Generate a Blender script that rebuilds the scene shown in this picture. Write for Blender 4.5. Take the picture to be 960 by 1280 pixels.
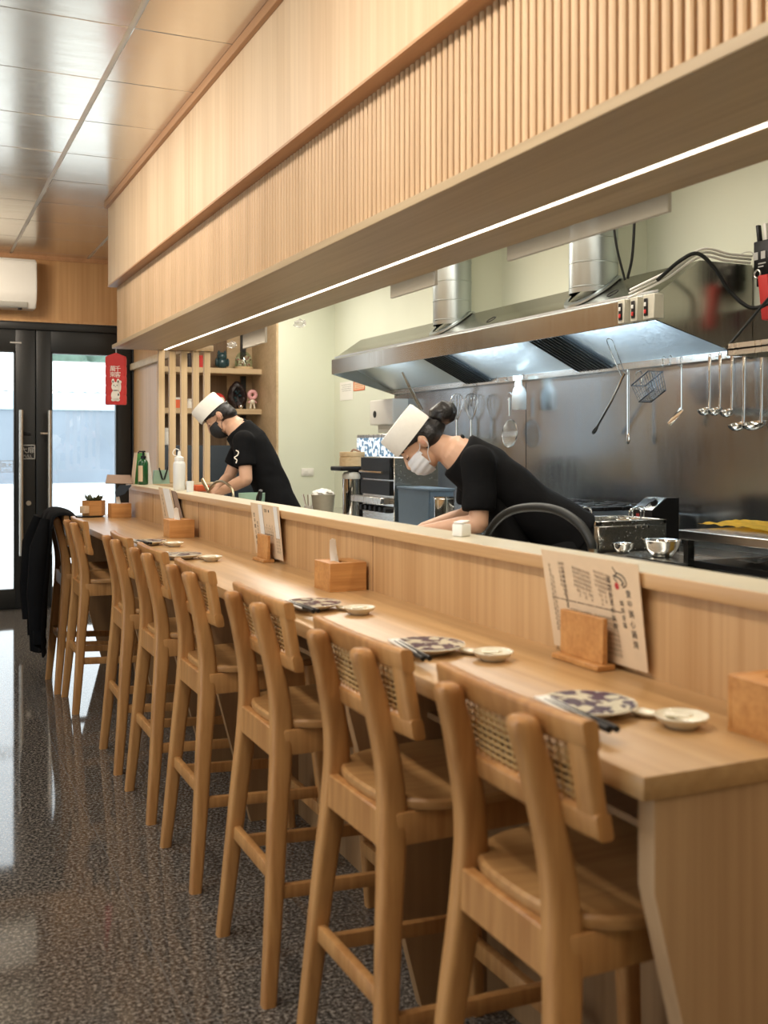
import bpy, bmesh, math, random
from mathutils import Vector, Matrix, noise
random.seed(7)
SC = bpy.context.scene
for o in list(bpy.data.objects):
    bpy.data.objects.remove(o)
COL = SC.collection
PI = math.pi

# ------------------------------------------------------------------ camera
H = 1.35                      # eye height
TH = math.radians(24.63)      # heading of the camera, clockwise from +Y (the direction of the bar)
F = 1300.0                    # focal length in pixels of a 960x1280 frame
HOR = 558.0                   # image row of the horizon
cam = bpy.data.cameras.new('camera')
cam.sensor_fit = 'VERTICAL'; cam.sensor_height = 36.0; cam.sensor_width = 27.0
cam.lens = 36.0*F/1280.0
cam.shift_y = -(640-HOR)/1280.0
cam.dof.use_dof = True; cam.dof.focus_distance = 5.2; cam.dof.aperture_fstop = 4.0
cam.clip_start = 0.05; cam.clip_end = 300
camo = bpy.data.objects.new('camera', cam); COL.objects.link(camo)
camo.location = (0, 0, H); camo.rotation_euler = (PI/2, 0, -TH)
SC.camera = camo
ST, CT = math.sin(TH), math.cos(TH)

def P(u, v, X=None, Y=None, z=None, d=None):
    """where the line of sight of pixel (u,v) meets a plane of the room (X, Y, z) or a depth d"""
    a = (u-480)/F; b = (HOR-v)/F
    dx, dy = ST+a*CT, CT-a*ST
    if d is None:
        if X is not None: d = X/dx
        elif Y is not None: d = Y/dy
        else: d = (z-H)/b
    return Vector((dx*d, dy*d, H+b*d))

# ------------------------------------------------------------------ world and lights
SC.view_settings.view_transform = 'Standard'
SC.view_settings.look = 'None'
SC.view_settings.gamma = 1.0
SC.view_settings.use_curve_mapping = False
SC.view_settings.exposure = 0.0
W = bpy.data.worlds.new('world'); SC.world = W; W.use_nodes = True
W.node_tree.nodes['Background'].inputs['Color'].default_value = (0.93, 0.97, 1.0, 1)
W.node_tree.nodes['Background'].inputs['Strength'].default_value = 3.0

def area(name, loc, rot, sx, sy, power, col, spread=PI):
    l = bpy.data.lights.new(name, 'AREA'); l.shape = 'RECTANGLE'; l.size = sx; l.size_y = sy
    l.energy = power; l.color = col; l.spread = spread
    o = bpy.data.objects.new(name, l); COL.objects.link(o); o.location = loc; o.rotation_euler = rot
    return o
def spot(name, loc, target, power, col, size=1.0, blend=0.7, radius=0.05):
    l = bpy.data.lights.new(name, 'SPOT'); l.energy = power; l.color = col; l.spot_size = size; l.spot_blend = blend
    l.shadow_soft_size = radius
    o = bpy.data.objects.new(name, l); COL.objects.link(o); o.location = loc
    o.rotation_euler = (Vector(target)-Vector(loc)).to_track_quat('-Z', 'Y').to_euler()
    return o
WARM = (1.0, 0.86, 0.70); NEUT = (1.0, 0.93, 0.82); COOL = (0.80, 0.90, 1.0)
area('left_daylight_fill', (-2.35, 3.2, 1.5), (PI/2, 0, -PI/2), 5.0, 2.2, 62, COOL)  # added daylight fill in front of the solid left wall, no window there
area('dining_ceiling_light', (-0.9, 1.8, 2.88), (0, 0, 0), 0.5, 3.5, 16, WARM)
area('rear_fill_light', (0.5, -0.7, 2.9), (math.radians(25), 0, 0), 0.6, 0.6, 16, WARM)  # unseen lamp added behind the camera to brighten the counter end panel
area('kitchen_ceiling_light', (2.45, 5.4, 2.9), (0, 0, 0), 0.5, 4.6, 74, NEUT)
area('kitchen_fill_light_far', (2.7, 8.2, 2.9), (0, 0, 0), 0.5, 0.8, 24, NEUT)  # unseen lamp added to lift the far cream wall
area('kitchen_ceiling_light_near', (2.45, 1.8, 2.9), (0, 0, 0), 0.5, 2.0, 14, NEUT)
area('panel_wash_light', (0.25, 5.1, 2.9), (0, math.radians(-52), 0), 0.3, 2.6, 30, (1.0, 0.93, 0.84), 2.3)
area('panel_wash_light', (0.05, 2.0, 2.9), (0, math.radians(-52), 0), 0.3, 2.2, 34, (1.0, 0.93, 0.84), 2.3)
area('entrance_fill_light', (0.2, 7.9, 2.9), (math.radians(28), 0, 0), 0.5, 0.8, 40, WARM)  # unseen lamp added to brighten the end wall over the doors
area('bulkhead_strip_glow', (1.556, 3.6, 1.982), (0, 0, 0), 0.02, 6.4, 15, (1.0, 0.86, 0.66))
area('hood_lamp', (3.08, 4.25, 1.985), (0, math.radians(-104), 0), 0.03, 0.7, 34, (0.68, 0.86, 1.0), 2.0)
area('hood_lamp', (3.08, 5.55, 1.985), (0, math.radians(-104), 0), 0.03, 0.7, 34, (0.68, 0.86, 1.0), 2.0)
area('hood_lamp', (3.08, 6.9, 1.985), (0, math.radians(-104), 0), 0.03, 0.5, 7, (0.68, 0.86, 1.0), 2.0)

# ------------------------------------------------------------------ materials
def new_mat(name):
    m = bpy.data.materials.new(name); m.use_nodes = True
    nt = m.node_tree; b = nt.nodes['Principled BSDF']
    return m, nt, b
def plain(name, col, rough=0.5, metal=0.0, spec=0.5, var=0.04, scale=30, bump=0.0, emit=None, estr=0, trans=0, alpha=1):
    m, nt, b = new_mat(name)
    b.inputs['Roughness'].default_value = rough; b.inputs['Metallic'].default_value = metal
    b.inputs['Specular IOR Level'].default_value = spec
    tc = nt.nodes.new('ShaderNodeTexCoord'); n = nt.nodes.new('ShaderNodeTexNoise')
    n.inputs['Scale'].default_value = scale; n.inputs['Detail'].default_value = 3
    nt.links.new(tc.outputs['Object'], n.inputs['Vector'])
    r = nt.nodes.new('ShaderNodeValToRGB')
    r.color_ramp.elements[0].position = 0.3; r.color_ramp.elements[1].position = 0.7
    r.color_ramp.elements[0].color = tuple(max(0, c*(1-var)) for c in col)+(1,)
    r.color_ramp.elements[1].color = tuple(min(1, c*(1+var)) for c in col)+(1,)
    nt.links.new(n.outputs['Fac'], r.inputs['Fac']); nt.links.new(r.outputs['Color'], b.inputs['Base Color'])
    if bump:
        bp = nt.nodes.new('ShaderNodeBump'); bp.inputs['Strength'].default_value = bump; bp.inputs['Distance'].default_value = 0.01
        nt.links.new(n.outputs['Fac'], bp.inputs['Height']); nt.links.new(bp.outputs['Normal'], b.inputs['Normal'])
    if emit:
        b.inputs['Emission Color'].default_value = tuple(emit)+(1,); b.inputs['Emission Strength'].default_value = estr
    if trans: b.inputs['Transmission Weight'].default_value = trans
    if alpha < 1: b.inputs['Alpha'].default_value = alpha
    return m
def wood(name, dark, light, grain='Z', rough=0.45, fine=55.0, long=1.6, knots=0.0, spec=0.4, bump=0.05):
    m, nt, b = new_mat(name)
    b.inputs['Roughness'].default_value = rough; b.inputs['Specular IOR Level'].default_value = spec
    tc = nt.nodes.new('ShaderNodeTexCoord'); mp = nt.nodes.new('ShaderNodeMapping')
    s = [fine, fine, fine]; s['XYZ'.index(grain)] = long
    mp.inputs['Scale'].default_value = s
    nt.links.new(tc.outputs['Object'], mp.inputs['Vector'])
    n1 = nt.nodes.new('ShaderNodeTexNoise'); n1.inputs['Scale'].default_value = 1.0; n1.inputs['Detail'].default_value = 5
    n1.inputs['Distortion'].default_value = 0.3
    nt.links.new(mp.outputs['Vector'], n1.inputs['Vector'])
    mp2 = nt.nodes.new('ShaderNodeMapping'); s2 = [fine/7, fine/7, fine/7]; s2['XYZ'.index(grain)] = long/2.5
    mp2.inputs['Scale'].default_value = s2; nt.links.new(tc.outputs['Object'], mp2.inputs['Vector'])
    n2 = nt.nodes.new('ShaderNodeTexNoise'); n2.inputs['Scale'].default_value = 1.0; n2.inputs['Detail'].default_value = 2
    nt.links.new(mp2.outputs['Vector'], n2.inputs['Vector'])
    ma = nt.nodes.new('ShaderNodeMath'); ma.operation = 'ADD'
    nt.links.new(n1.outputs['Fac'], ma.inputs[0]); nt.links.new(n2.outputs['Fac'], ma.inputs[1])
    mh = nt.nodes.new('ShaderNodeMath'); mh.operation = 'MULTIPLY'; mh.inputs[1].default_value = 0.5
    nt.links.new(ma.outputs[0], mh.inputs[0])
    r = nt.nodes.new('ShaderNodeValToRGB'); e = r.color_ramp.elements
    e[0].position = 0.36; e[0].color = tuple(dark)+(1,); e[1].position = 0.62; e[1].color = tuple(light)+(1,)
    nt.links.new(mh.outputs[0], r.inputs['Fac']); nt.links.new(r.outputs['Color'], b.inputs['Base Color'])
    bp = nt.nodes.new('ShaderNodeBump'); bp.inputs['Strength'].default_value = bump; bp.inputs['Distance'].default_value = 0.002
    nt.links.new(n1.outputs['Fac'], bp.inputs['Height']); nt.links.new(bp.outputs['Normal'], b.inputs['Normal'])
    return m
def steel(name, col=(0.60, 0.61, 0.60), rough=0.26, axis='Z', streak=40.0, bump=0.06, wob=0.0):
    m, nt, b = new_mat(name)
    b.inputs['Metallic'].default_value = 1.0; b.inputs['Base Color'].default_value = tuple(col)+(1,)
    tc = nt.nodes.new('ShaderNodeTexCoord'); mp = nt.nodes.new('ShaderNodeMapping')
    s = [streak]*3; s['XYZ'.index(axis)] = 0.8
    mp.inputs['Scale'].default_value = s; nt.links.new(tc.outputs['Object'], mp.inputs['Vector'])
    n = nt.nodes.new('ShaderNodeTexNoise'); n.inputs['Scale'].default_value = 3.0; n.inputs['Detail'].default_value = 3
    nt.links.new(mp.outputs['Vector'], n.inputs['Vector'])
    mr = nt.nodes.new('ShaderNodeMapRange'); mr.inputs['To Min'].default_value = rough*0.7; mr.inputs['To Max'].default_value = rough*1.35
    nt.links.new(n.outputs['Fac'], mr.inputs['Value']); nt.links.new(mr.outputs['Result'], b.inputs['Roughness'])
    n2 = nt.nodes.new('ShaderNodeTexNoise'); n2.inputs['Scale'].default_value = 2.2; n2.inputs['Detail'].default_value = 1
    nt.links.new(tc.outputs['Object'], n2.inputs['Vector'])
    bp = nt.nodes.new('ShaderNodeBump'); bp.inputs['Strength'].default_value = bump; bp.inputs['Distance'].default_value = 0.003
    nt.links.new(n.outputs['Fac'], bp.inputs['Height'])
    bp2 = nt.nodes.new('ShaderNodeBump'); bp2.inputs['Strength'].default_value = wob; bp2.inputs['Distance'].default_value = 0.05
    nt.links.new(n2.outputs['Fac'], bp2.inputs['Height']); nt.links.new(bp.outputs['Normal'], bp2.inputs['Normal'])
    nt.links.new(bp2.outputs['Normal'], b.inputs['Normal'])
    return m
def glass_mat(name, tint=(0.95, 0.98, 1.0), gloss=0.08, rough=0.0):
    m = bpy.data.materials.new(name); m.use_nodes = True; nt = m.node_tree; nt.nodes.clear()
    out = nt.nodes.new('ShaderNodeOutputMaterial'); mx = nt.nodes.new('ShaderNodeMixShader')
    tr = nt.nodes.new('ShaderNodeBsdfTransparent'); tr.inputs['Color'].default_value = tuple(tint)+(1,)
    gl = nt.nodes.new('ShaderNodeBsdfGlossy'); gl.inputs['Roughness'].default_value = rough
    mx.inputs['Fac'].default_value = gloss
    nt.links.new(tr.outputs[0], mx.inputs[1]); nt.links.new(gl.outputs[0], mx.inputs[2]); nt.links.new(mx.outputs[0], out.inputs['Surface'])
    return m
def translucent(name, col, clear=0.5, rough=0.3):
    m = bpy.data.materials.new(name); m.use_nodes = True; nt = m.node_tree
    b = nt.nodes['Principled BSDF']; b.inputs['Base Color'].default_value = tuple(col)+(1,); b.inputs['Roughness'].default_value = rough
    b.inputs['Alpha'].default_value = 1-clear
    return m
def granite(name):
    m, nt, b = new_mat(name)
    tc = nt.nodes.new('ShaderNodeTexCoord')
    v = nt.nodes.new('ShaderNodeTexNoise'); v.inputs['Scale'].default_value = 95; v.inputs['Detail'].default_value = 4; v.inputs['Roughness'].default_value = 0.7
    nt.links.new(tc.outputs['Object'], v.inputs['Vector'])
    r = nt.nodes.new('ShaderNodeValToRGB'); e = r.color_ramp.elements
    e[0].position = 0.36; e[0].color = (0.022, 0.019, 0.017, 1); e[1].position = 0.68; e[1].color = (0.44, 0.39, 0.33, 1)
    k = e.new(0.50); k.color = (0.098, 0.085, 0.072, 1)
    nt.links.new(v.outputs['Fac'], r.inputs['Fac'])
    br = nt.nodes.new('ShaderNodeTexBrick'); br.offset = 0.0; br.inputs['Scale'].default_value = 1.0
    br.inputs['Brick Width'].default_value = 0.6; br.inputs['Row Height'].default_value = 0.6
    br.inputs['Mortar Size'].default_value = 0.002; br.inputs['Mortar Smooth'].default_value = 0.0
    nt.links.new(tc.outputs['Object'], br.inputs['Vector'])
    mx = nt.nodes.new('ShaderNodeMix'); mx.data_type = 'RGBA'
    nt.links.new(br.outputs['Fac'], mx.inputs[0]); nt.links.new(r.outputs['Color'], mx.inputs[6])
    mx.inputs[7].default_value = (0.16, 0.15, 0.14, 1)
    nt.links.new(mx.outputs[2], b.inputs['Base Color'])
    b.inputs['Specular IOR Level'].default_value = 0.75
    n2 = nt.nodes.new('ShaderNodeTexNoise'); n2.inputs['Scale'].default_value = 6
    nt.links.new(tc.outputs['Object'], n2.inputs['Vector'])
    mr = nt.nodes.new('ShaderNodeMapRange'); mr.inputs['To Min'].default_value = 0.03; mr.inputs['To Max'].default_value = 0.075
    nt.links.new(n2.outputs['Fac'], mr.inputs['Value']); nt.links.new(mr.outputs['Result'], b.inputs['Roughness'])
    return m
def blotch(name, c1, c2, scale=40, thr=0.5, rough=0.2):
    m, nt, b = new_mat(name)
    tc = nt.nodes.new('ShaderNodeTexCoord'); n = nt.nodes.new('ShaderNodeTexNoise')
    n.inputs['Scale'].default_value = scale; n.inputs['Detail'].default_value = 1
    nt.links.new(tc.outputs['Object'], n.inputs['Vector'])
    r = nt.nodes.new('ShaderNodeValToRGB'); r.color_ramp.elements[0].position = thr-0.015; r.color_ramp.elements[1].position = thr+0.015
    r.color_ramp.elements[0].color = tuple(c1)+(1,); r.color_ramp.elements[1].color = tuple(c2)+(1,)
    nt.links.new(n.outputs['Fac'], r.inputs['Fac']); nt.links.new(r.outputs['Color'], b.inputs['Base Color'])
    b.inputs['Roughness'].default_value = rough
    return m

M = {}
M['panel_wood'] = wood('pale oak veneer', (0.58, 0.395, 0.23), (0.71, 0.52, 0.33), 'Z', 0.42, 40, 1.0)
M['lip_wood'] = wood('reddish oak edge', (0.40, 0.20, 0.09), (0.50, 0.27, 0.13), 'Y', 0.45)
M['slat_wood'] = wood('oak tambour', (0.51, 0.32, 0.165), (0.65, 0.43, 0.24), 'Z', 0.45, 60, 1.5)
M['slat_back'] = wood('dark tambour backing', (0.26, 0.135, 0.06), (0.33, 0.18, 0.08), 'Z', 0.5)
M['board_wood'] = wood('oak board', (0.38, 0.265, 0.145), (0.49, 0.36, 0.21), 'Y', 0.42, 45, 1.2)
M['counter_wood'] = wood('oak countertop', (0.39, 0.222, 0.09), (0.54, 0.335, 0.155), 'Y', 0.30, 38, 0.9, spec=0.5)
M['cap_wood'] = wood('oak ledge', (0.45, 0.255, 0.11), (0.60, 0.37, 0.175), 'Y', 0.38, 45, 1.0)
M['riser_wood'] = wood('oak riser veneer', (0.43, 0.235, 0.095), (0.58, 0.355, 0.17), 'Z', 0.42, 55, 1.0)
M['end_wood'] = wood('oak end veneer', (0.43, 0.265, 0.14), (0.57, 0.37, 0.205), 'Z', 0.45, 45, 1.0)
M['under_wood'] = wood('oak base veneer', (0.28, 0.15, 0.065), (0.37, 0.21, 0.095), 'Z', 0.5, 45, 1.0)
M['stool_wood'] = wood('ash stool wood', (0.365, 0.155, 0.045), (0.56, 0.285, 0.10), 'Z', 0.36, 60, 4.0, spec=0.5)
M['seat_wood'] = wood('ash seat wood', (0.34, 0.155, 0.05), (0.50, 0.27, 0.10), 'X', 0.36, 50, 3.0, spec=0.5)
M['cane'] = plain('woven cane', (0.52, 0.32, 0.12), 0.55)
M['end_wall_wood'] = wood('golden oak veneer', (0.44, 0.235, 0.095), (0.57, 0.335, 0.15), 'Z', 0.42, 30, 0.8)
M['bamboo'] = wood('bamboo', (0.44, 0.19, 0.055), (0.60, 0.30, 0.10), 'X', 0.45, 90, 5.0)
M['shelf_wood'] = wood('shelf oak', (0.47, 0.34, 0.19), (0.60, 0.45, 0.27), 'X', 0.5, 40, 1.0)
M['shelf_back'] = wood('dark shelf back', (0.16, 0.10, 0.055), (0.23, 0.15, 0.085), 'Z', 0.6)
M['post_wood'] = wood('post oak', (0.52, 0.37, 0.20), (0.66, 0.49, 0.29), 'Z', 0.45, 60, 1.5)
M['ledge_top_sheen'] = plain('pale ledge sheen', (0.60, 0.53, 0.38), 0.28, var=0.05, scale=8)  # kitchen light on the ledge top put into a paler colour
M['granite'] = granite('speckled polished granite')
M['cream'] = plain('cream wall paint', (0.68, 0.71, 0.58), 0.6, var=0.015, scale=3)
M['ceil_tile'] = steel('pearly ceiling panel', (0.80, 0.75, 0.66), 0.19, 'X', 10, 0.0, 0.012)
M['ceil_tile'].node_tree.nodes['Principled BSDF'].inputs['Metallic'].default_value = 0.72
M['ceil_grid'] = plain('white ceiling grid', (0.80, 0.79, 0.74), 0.4, var=0.01)
M['black_frame'] = plain('black door frame', (0.012, 0.013, 0.013), 0.42)
M['rubber'] = plain('black rubber', (0.008, 0.009, 0.008), 0.45, spec=0.3)
M['glass'] = glass_mat('door glass', (0.96, 0.99, 1.0), 0.07)
M['clear'] = glass_mat('clear acrylic', (0.80, 0.93, 0.86), 0.12)
M['steel'] = steel('brushed steel', (0.60, 0.60, 0.57), 0.24, 'Y', 30, 0.008, 0.012)
M['steel_wall'] = steel('steel wall sheet', (0.43, 0.46, 0.48), 0.22, 'Z', 6, 0.0, 0.05)
M['steel_hood'] = steel('hood steel', (0.44, 0.43, 0.38), 0.22, 'Z', 20, 0.0, 0.03)
M['steel_in'] = steel('hood lining steel', (0.66, 0.71, 0.74), 0.45, 'Z', 20, 0.004, 0.01)
M['chrome'] = steel('polished steel', (0.72, 0.72, 0.70), 0.10, 'Z', 10, 0.0, 0.0)
M['handle_steel'] = steel('satin handle steel', (0.68, 0.64, 0.58), 0.28, 'Z', 20, 0.0)
M['galv'] = steel('galvanised duct', (0.44, 0.49, 0.49), 0.34, 'Z', 12, 0.0, 0.0)
M['dark_wire'] = plain('tinned wire', (0.07, 0.075, 0.08), 0.4, 0.6)
M['grille'] = plain('dark filter grille', (0.02, 0.024, 0.026), 0.4, 0.3)
M['white_plastic'] = plain('white plastic', (0.78, 0.76, 0.70), 0.35, var=0.01)
M['grey_plastic'] = plain('pale grey plastic', (0.56, 0.55, 0.49), 0.45, var=0.02)
M['black_plastic'] = plain('black plastic', (0.007, 0.007, 0.0075), 0.4, spec=0.3)
M['dark_metal'] = plain('blackened steel', (0.02, 0.02, 0.02), 0.45, 0.6)
M['red'] = plain('red cloth', (0.56, 0.035, 0.03), 0.7)
M['red_print'] = plain('red print', (0.45, 0.03, 0.03), 0.6)
M['ink'] = plain('black ink', (0.03, 0.026, 0.022), 0.7)
M['faint_ink'] = plain('brown ink', (0.24, 0.17, 0.11), 0.7)
M['paper'] = plain('kraft menu paper', (0.68, 0.50, 0.32), 0.65, var=0.03)
M['white_paper'] = plain('white paper', (0.82, 0.80, 0.74), 0.7, var=0.015)
M['print_white'] = plain('white print', (0.86, 0.78, 0.66), 0.6)
M['sign_grey'] = plain('silver sign print', (0.46, 0.45, 0.42), 0.5)
M['porcelain'] = plain('cream porcelain', (0.76, 0.70, 0.55), 0.14, var=0.01)
M['plate_blue'] = blotch('blue brushed porcelain', (0.010, 0.020, 0.085), (0.62, 0.58, 0.44), 34, 0.53, 0.15)
M['skin'] = plain('skin', (0.60, 0.35, 0.225), 0.5, var=0.03, scale=20)
M['lip'] = plain('inner ear skin', (0.50, 0.24, 0.16), 0.5)
M['black_cloth'] = plain('black cotton', (0.006, 0.006, 0.0065), 0.9, spec=0.12, scale=14, bump=0.5, var=0.15)
M['dark_trouser'] = plain('black trousers', (0.010, 0.010, 0.011), 0.9, spec=0.2)
M['hair'] = plain('black hair', (0.008, 0.006, 0.006), 0.38, scale=120, var=0.3, bump=0.3)
M['hat'] = plain('white cotton hat', (0.80, 0.77, 0.70), 0.8, var=0.02, scale=60, bump=0.1)
M['mask_white'] = plain('pale surgical mask', (0.66, 0.66, 0.68), 0.8, var=0.02)
M['mask_black'] = plain('black mask', (0.012, 0.012, 0.013), 0.7)
M['navy'] = plain('navy cabinet front', (0.018, 0.03, 0.045), 0.5)
M['green'] = plain('green print', (0.05, 0.22, 0.05), 0.5)
M['dark_green'] = plain('dark green glass', (0.01, 0.07, 0.02), 0.2)
M['mint'] = plain('mint card', (0.30, 0.45, 0.34), 0.5)
M['succulent'] = plain('succulent leaf', (0.055, 0.065, 0.03), 0.5, var=0.3, scale=50)
M['soil'] = plain('soil', (0.03, 0.02, 0.015), 0.9)
M['orange'] = plain('orange plastic', (0.72, 0.13, 0.04), 0.4)
M['yellow'] = plain('yellow cloth', (0.72, 0.50, 0.05), 0.8, var=0.15, scale=25)
M['blue_bin'] = plain('blue grey plastic', (0.10, 0.145, 0.19), 0.35)
M['screen'] = blotch('lit screen', (0.75, 0.85, 0.95), (0.12, 0.22, 0.34), 26, 0.52, 0.2)
nt = M['screen'].node_tree
_b = nt.nodes['Principled BSDF']; nt.links.new(nt.nodes['Color Ramp'].outputs['Color'], _b.inputs['Emission Color']); _b.inputs['Emission Strength'].default_value = 0.55
M['led'] = plain('led diffuser', (1, 0.95, 0.85), 0.5, emit=(1.0, 0.90, 0.74), estr=4.0)
M['milky'] = translucent('milky plastic', (0.82, 0.82, 0.78), 0.15, 0.3)
M['strip'] = translucent('cloudy plastic', (0.50, 0.45, 0.36), 0.25, 0.35)
M['film'] = translucent('clear film', (0.85, 0.85, 0.82), 0.65, 0.15)
M['steam_wood'] = wood('bamboo steamer', (0.55, 0.40, 0.22), (0.70, 0.54, 0.32), 'X', 0.6, 60, 4)
M['beige'] = plain('beige plastic', (0.55, 0.50, 0.38), 0.5)
M['teal'] = plain('teal glaze', (0.02, 0.055, 0.065), 0.3, var=0.2)
M['geode'] = plain('dark geode stone', (0.02, 0.012, 0.012), 0.3, var=0.5, scale=60, bump=1.0)
M['pink'] = plain('pink glaze', (0.70, 0.36, 0.36), 0.35)
M['flower'] = blotch('dried flowers', (0.60, 0.52, 0.36), (0.45, 0.12, 0.12), 60, 0.52, 0.8)
M['gold'] = plain('worn brass', (0.45, 0.38, 0.25), 0.28, 1.0)
M['concrete'] = plain('white concrete', (0.78, 0.80, 0.80), 0.8, var=0.03, scale=0.6)
M['ext_wall'] = plain('weathered blue grey wall', (0.27, 0.315, 0.37), 0.85, var=0.12, scale=0.5)
M['ext_roof'] = plain('white metal roof', (0.85, 0.86, 0.86), 0.5, var=0.02)
M['ext_band'] = plain('pale wall band', (0.52, 0.62, 0.66), 0.8)
M['tree'] = plain('distant foliage', (0.14, 0.22, 0.17), 0.9, var=0.4, scale=2.0)
M['terracotta'] = plain('tan card', (0.30, 0.20, 0.14), 0.7)
M['grey_btn'] = plain('switch beige', (0.58, 0.55, 0.44), 0.5)

# ------------------------------------------------------------------ mesh helpers
def nb(): return bmesh.new()
def box(bm, x0, x1, y0, y1, z0, z1, bev=0.0, seg=2):
    t = bmesh.new(); bmesh.ops.create_cube(t, size=1)
    for v in t.verts:
        v.co = Vector((x0+(v.co.x+.5)*(x1-x0), y0+(v.co.y+.5)*(y1-y0), z0+(v.co.z+.5)*(z1-z0)))
    if bev: bmesh.ops.bevel(t, geom=t.edges[:], offset=bev, segments=seg, profile=0.5, affect='EDGES')
    merge(bm, t)
def merge(bm, t, mat=None):
    me = bpy.data.meshes.new('tmp'); t.to_mesh(me); t.free()
    if mat is not None: me.transform(mat)
    bm.from_mesh(me); bpy.data.meshes.remove(me)
def obox(bm, c, ax, ay, az, sx, sy, sz, bev=0.0):
    """box at c with its own axes and full sizes"""
    t = bmesh.new(); bmesh.ops.create_cube(t, size=1)
    for v in t.verts: v.co = Vector((v.co.x*sx, v.co.y*sy, v.co.z*sz))
    if bev: bmesh.ops.bevel(t, geom=t.edges[:], offset=bev, segments=2, profile=0.5, affect='EDGES')
    m = Matrix.Identity(4)
    for i, a in enumerate((Vector(ax).normalized(), Vector(ay).normalized(), Vector(az).normalized())):
        for r in range(3): m[r][i] = a[r]
    for r in range(3): m[r][3] = c[r]
    merge(bm, t, m)
def frame_of(d):
    d = d.normalized(); a = Vector((0, 0, 1)) if abs(d.z) < 0.9 else Vector((1, 0, 0))
    x = d.cross(a).normalized(); y = d.cross(x).normalized()
    return x, y
def rings(bm, rr, cap=True):
    vs = [[bm.verts.new(p) for p in r] for r in rr]
    n = len(rr[0])
    for i in range(len(vs)-1):
        for k in range(n):
            bm.faces.new((vs[i][k], vs[i][(k+1) % n], vs[i+1][(k+1) % n], vs[i+1][k]))
    if cap:
        bm.faces.new(vs[0][::-1]); bm.faces.new(vs[-1])
    return vs
def cyl(bm, p0, p1, r0, r1=None, seg=20, cap=True):
    p0, p1 = Vector(p0), Vector(p1); r1 = r0 if r1 is None else r1
    x, y = frame_of(p1-p0)
    rings(bm, [[p+r*(math.cos(2*PI*k/seg)*x+math.sin(2*PI*k/seg)*y) for k in range(seg)] for p, r in ((p0, r0), (p1, r1))], cap)
def catmull(pts, n=8):
    pts = [Vector(p) for p in pts]; out = []
    q = [pts[0]*2-pts[1]]+pts+[pts[-1]*2-pts[-2]]
    for i in range(1, len(q)-2):
        for k in range(n):
            t = k/n; a, b, c, d = q[i-1], q[i], q[i+1], q[i+2]
            out.append(0.5*((2*b)+(c-a)*t+(2*a-5*b+4*c-d)*t*t+(3*b-a-3*c+d)*t*t*t))
    out.append(pts[-1]); return out
def tube(bm, pts, r, seg=8, smooth=0, cap=True):
    pts = catmull(pts, smooth) if smooth else [Vector(p) for p in pts]
    n = len(pts); rr = []
    x = None
    for i, p in enumerate(pts):
        d = (pts[min(i+1, n-1)]-pts[max(i-1, 0)])
        if d.length < 1e-9: d = Vector((0, 0, 1))
        d.normalize()
        if x is None: x, y = frame_of(d)
        else:
            x = (x-d*x.dot(d)).normalized()
        y = d.cross(x)
        ri = r[i] if isinstance(r, (list, tuple)) else r
        rr.append([p+ri*(math.cos(2*PI*k/seg)*x+math.sin(2*PI*k/seg)*y) for k in range(seg)])
    rings(bm, rr, cap)
def lathe(bm, prof, c, ax=(0, 0, 1), seg=32, sx=1.0, sy=1.0):
    c = Vector(c); ax = Vector(ax).normalized()
    if abs(ax.z) > 0.999: x, y = Vector((1, 0, 0)), Vector((0, 1, 0))*(1 if ax.z > 0 else -1)
    else: x, y = frame_of(ax); y = ax.cross(x)
    rings(bm, [[c+ax*h+max(r, 1e-4)*(sx*math.cos(2*PI*k/seg)*x+sy*math.sin(2*PI*k/seg)*y) for k in range(seg)] for r, h in prof], True)
def prism(bm, poly, plane, t0, t1):
    """extrude a 2D polygon: plane 'XZ' along Y, 'XY' along Z, 'YZ' along X"""
    def mk(a, b, t):
        return Vector((a, t, b)) if plane == 'XZ' else Vector((a, b, t)) if plane == 'XY' else Vector((t, a, b))
    rings(bm, [[mk(a, b, t) for a, b in poly] for t in (t0, t1)])
def ell(bm, c, ax, ay, az, u=20, v=12):
    """ellipsoid with semi-axis vectors"""
    t = bmesh.new(); bmesh.ops.create_uvsphere(t, u_segments=u, v_segments=v, radius=1)
    c, ax, ay, az = Vector(c), Vector(ax), Vector(ay), Vector(az)
    for q in t.verts: q.co = c+ax*q.co.x+ay*q.co.y+az*q.co.z
    merge(bm, t)
def ball(bm, c, r, u=16, v=10): ell(bm, c, (r, 0, 0), (0, r, 0), (0, 0, r), u, v)
def torus(bm, c, ax, R, r, seg=28, s2=8, a0=0, a1=2*PI):
    c = Vector(c); x, y = frame_of(Vector(ax))
    full = abs(a1-a0-2*PI) < 1e-6
    n = seg
    pts = [c+R*(math.cos(a0+(a1-a0)*k/n)*x+math.sin(a0+(a1-a0)*k/n)*y) for k in range(n+1)]
    tube(bm, pts, r, s2)
def rrect(w, h, r, n=4):
    out = []
    for cx, cy, a in ((w/2-r, h/2-r, 0), (-w/2+r, h/2-r, PI/2), (-w/2+r, -h/2+r, PI), (w/2-r, -h/2+r, 1.5*PI)):
        for k in range(n+1):
            t = a+PI/2*k/n; out.append((cx+r*math.cos(t), cy+r*math.sin(t)))
    return out
def loft(bm, secs, r=0.4):
    """secs: (centre, x size, y size) of level rounded rectangles"""
    rr = []
    for c, sx, sy in secs:
        c = Vector(c); rr.append([c+Vector((a, b, 0)) for a, b in rrect(sx, sy, min(sx, sy)*r)])
    rings(bm, rr)

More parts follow.
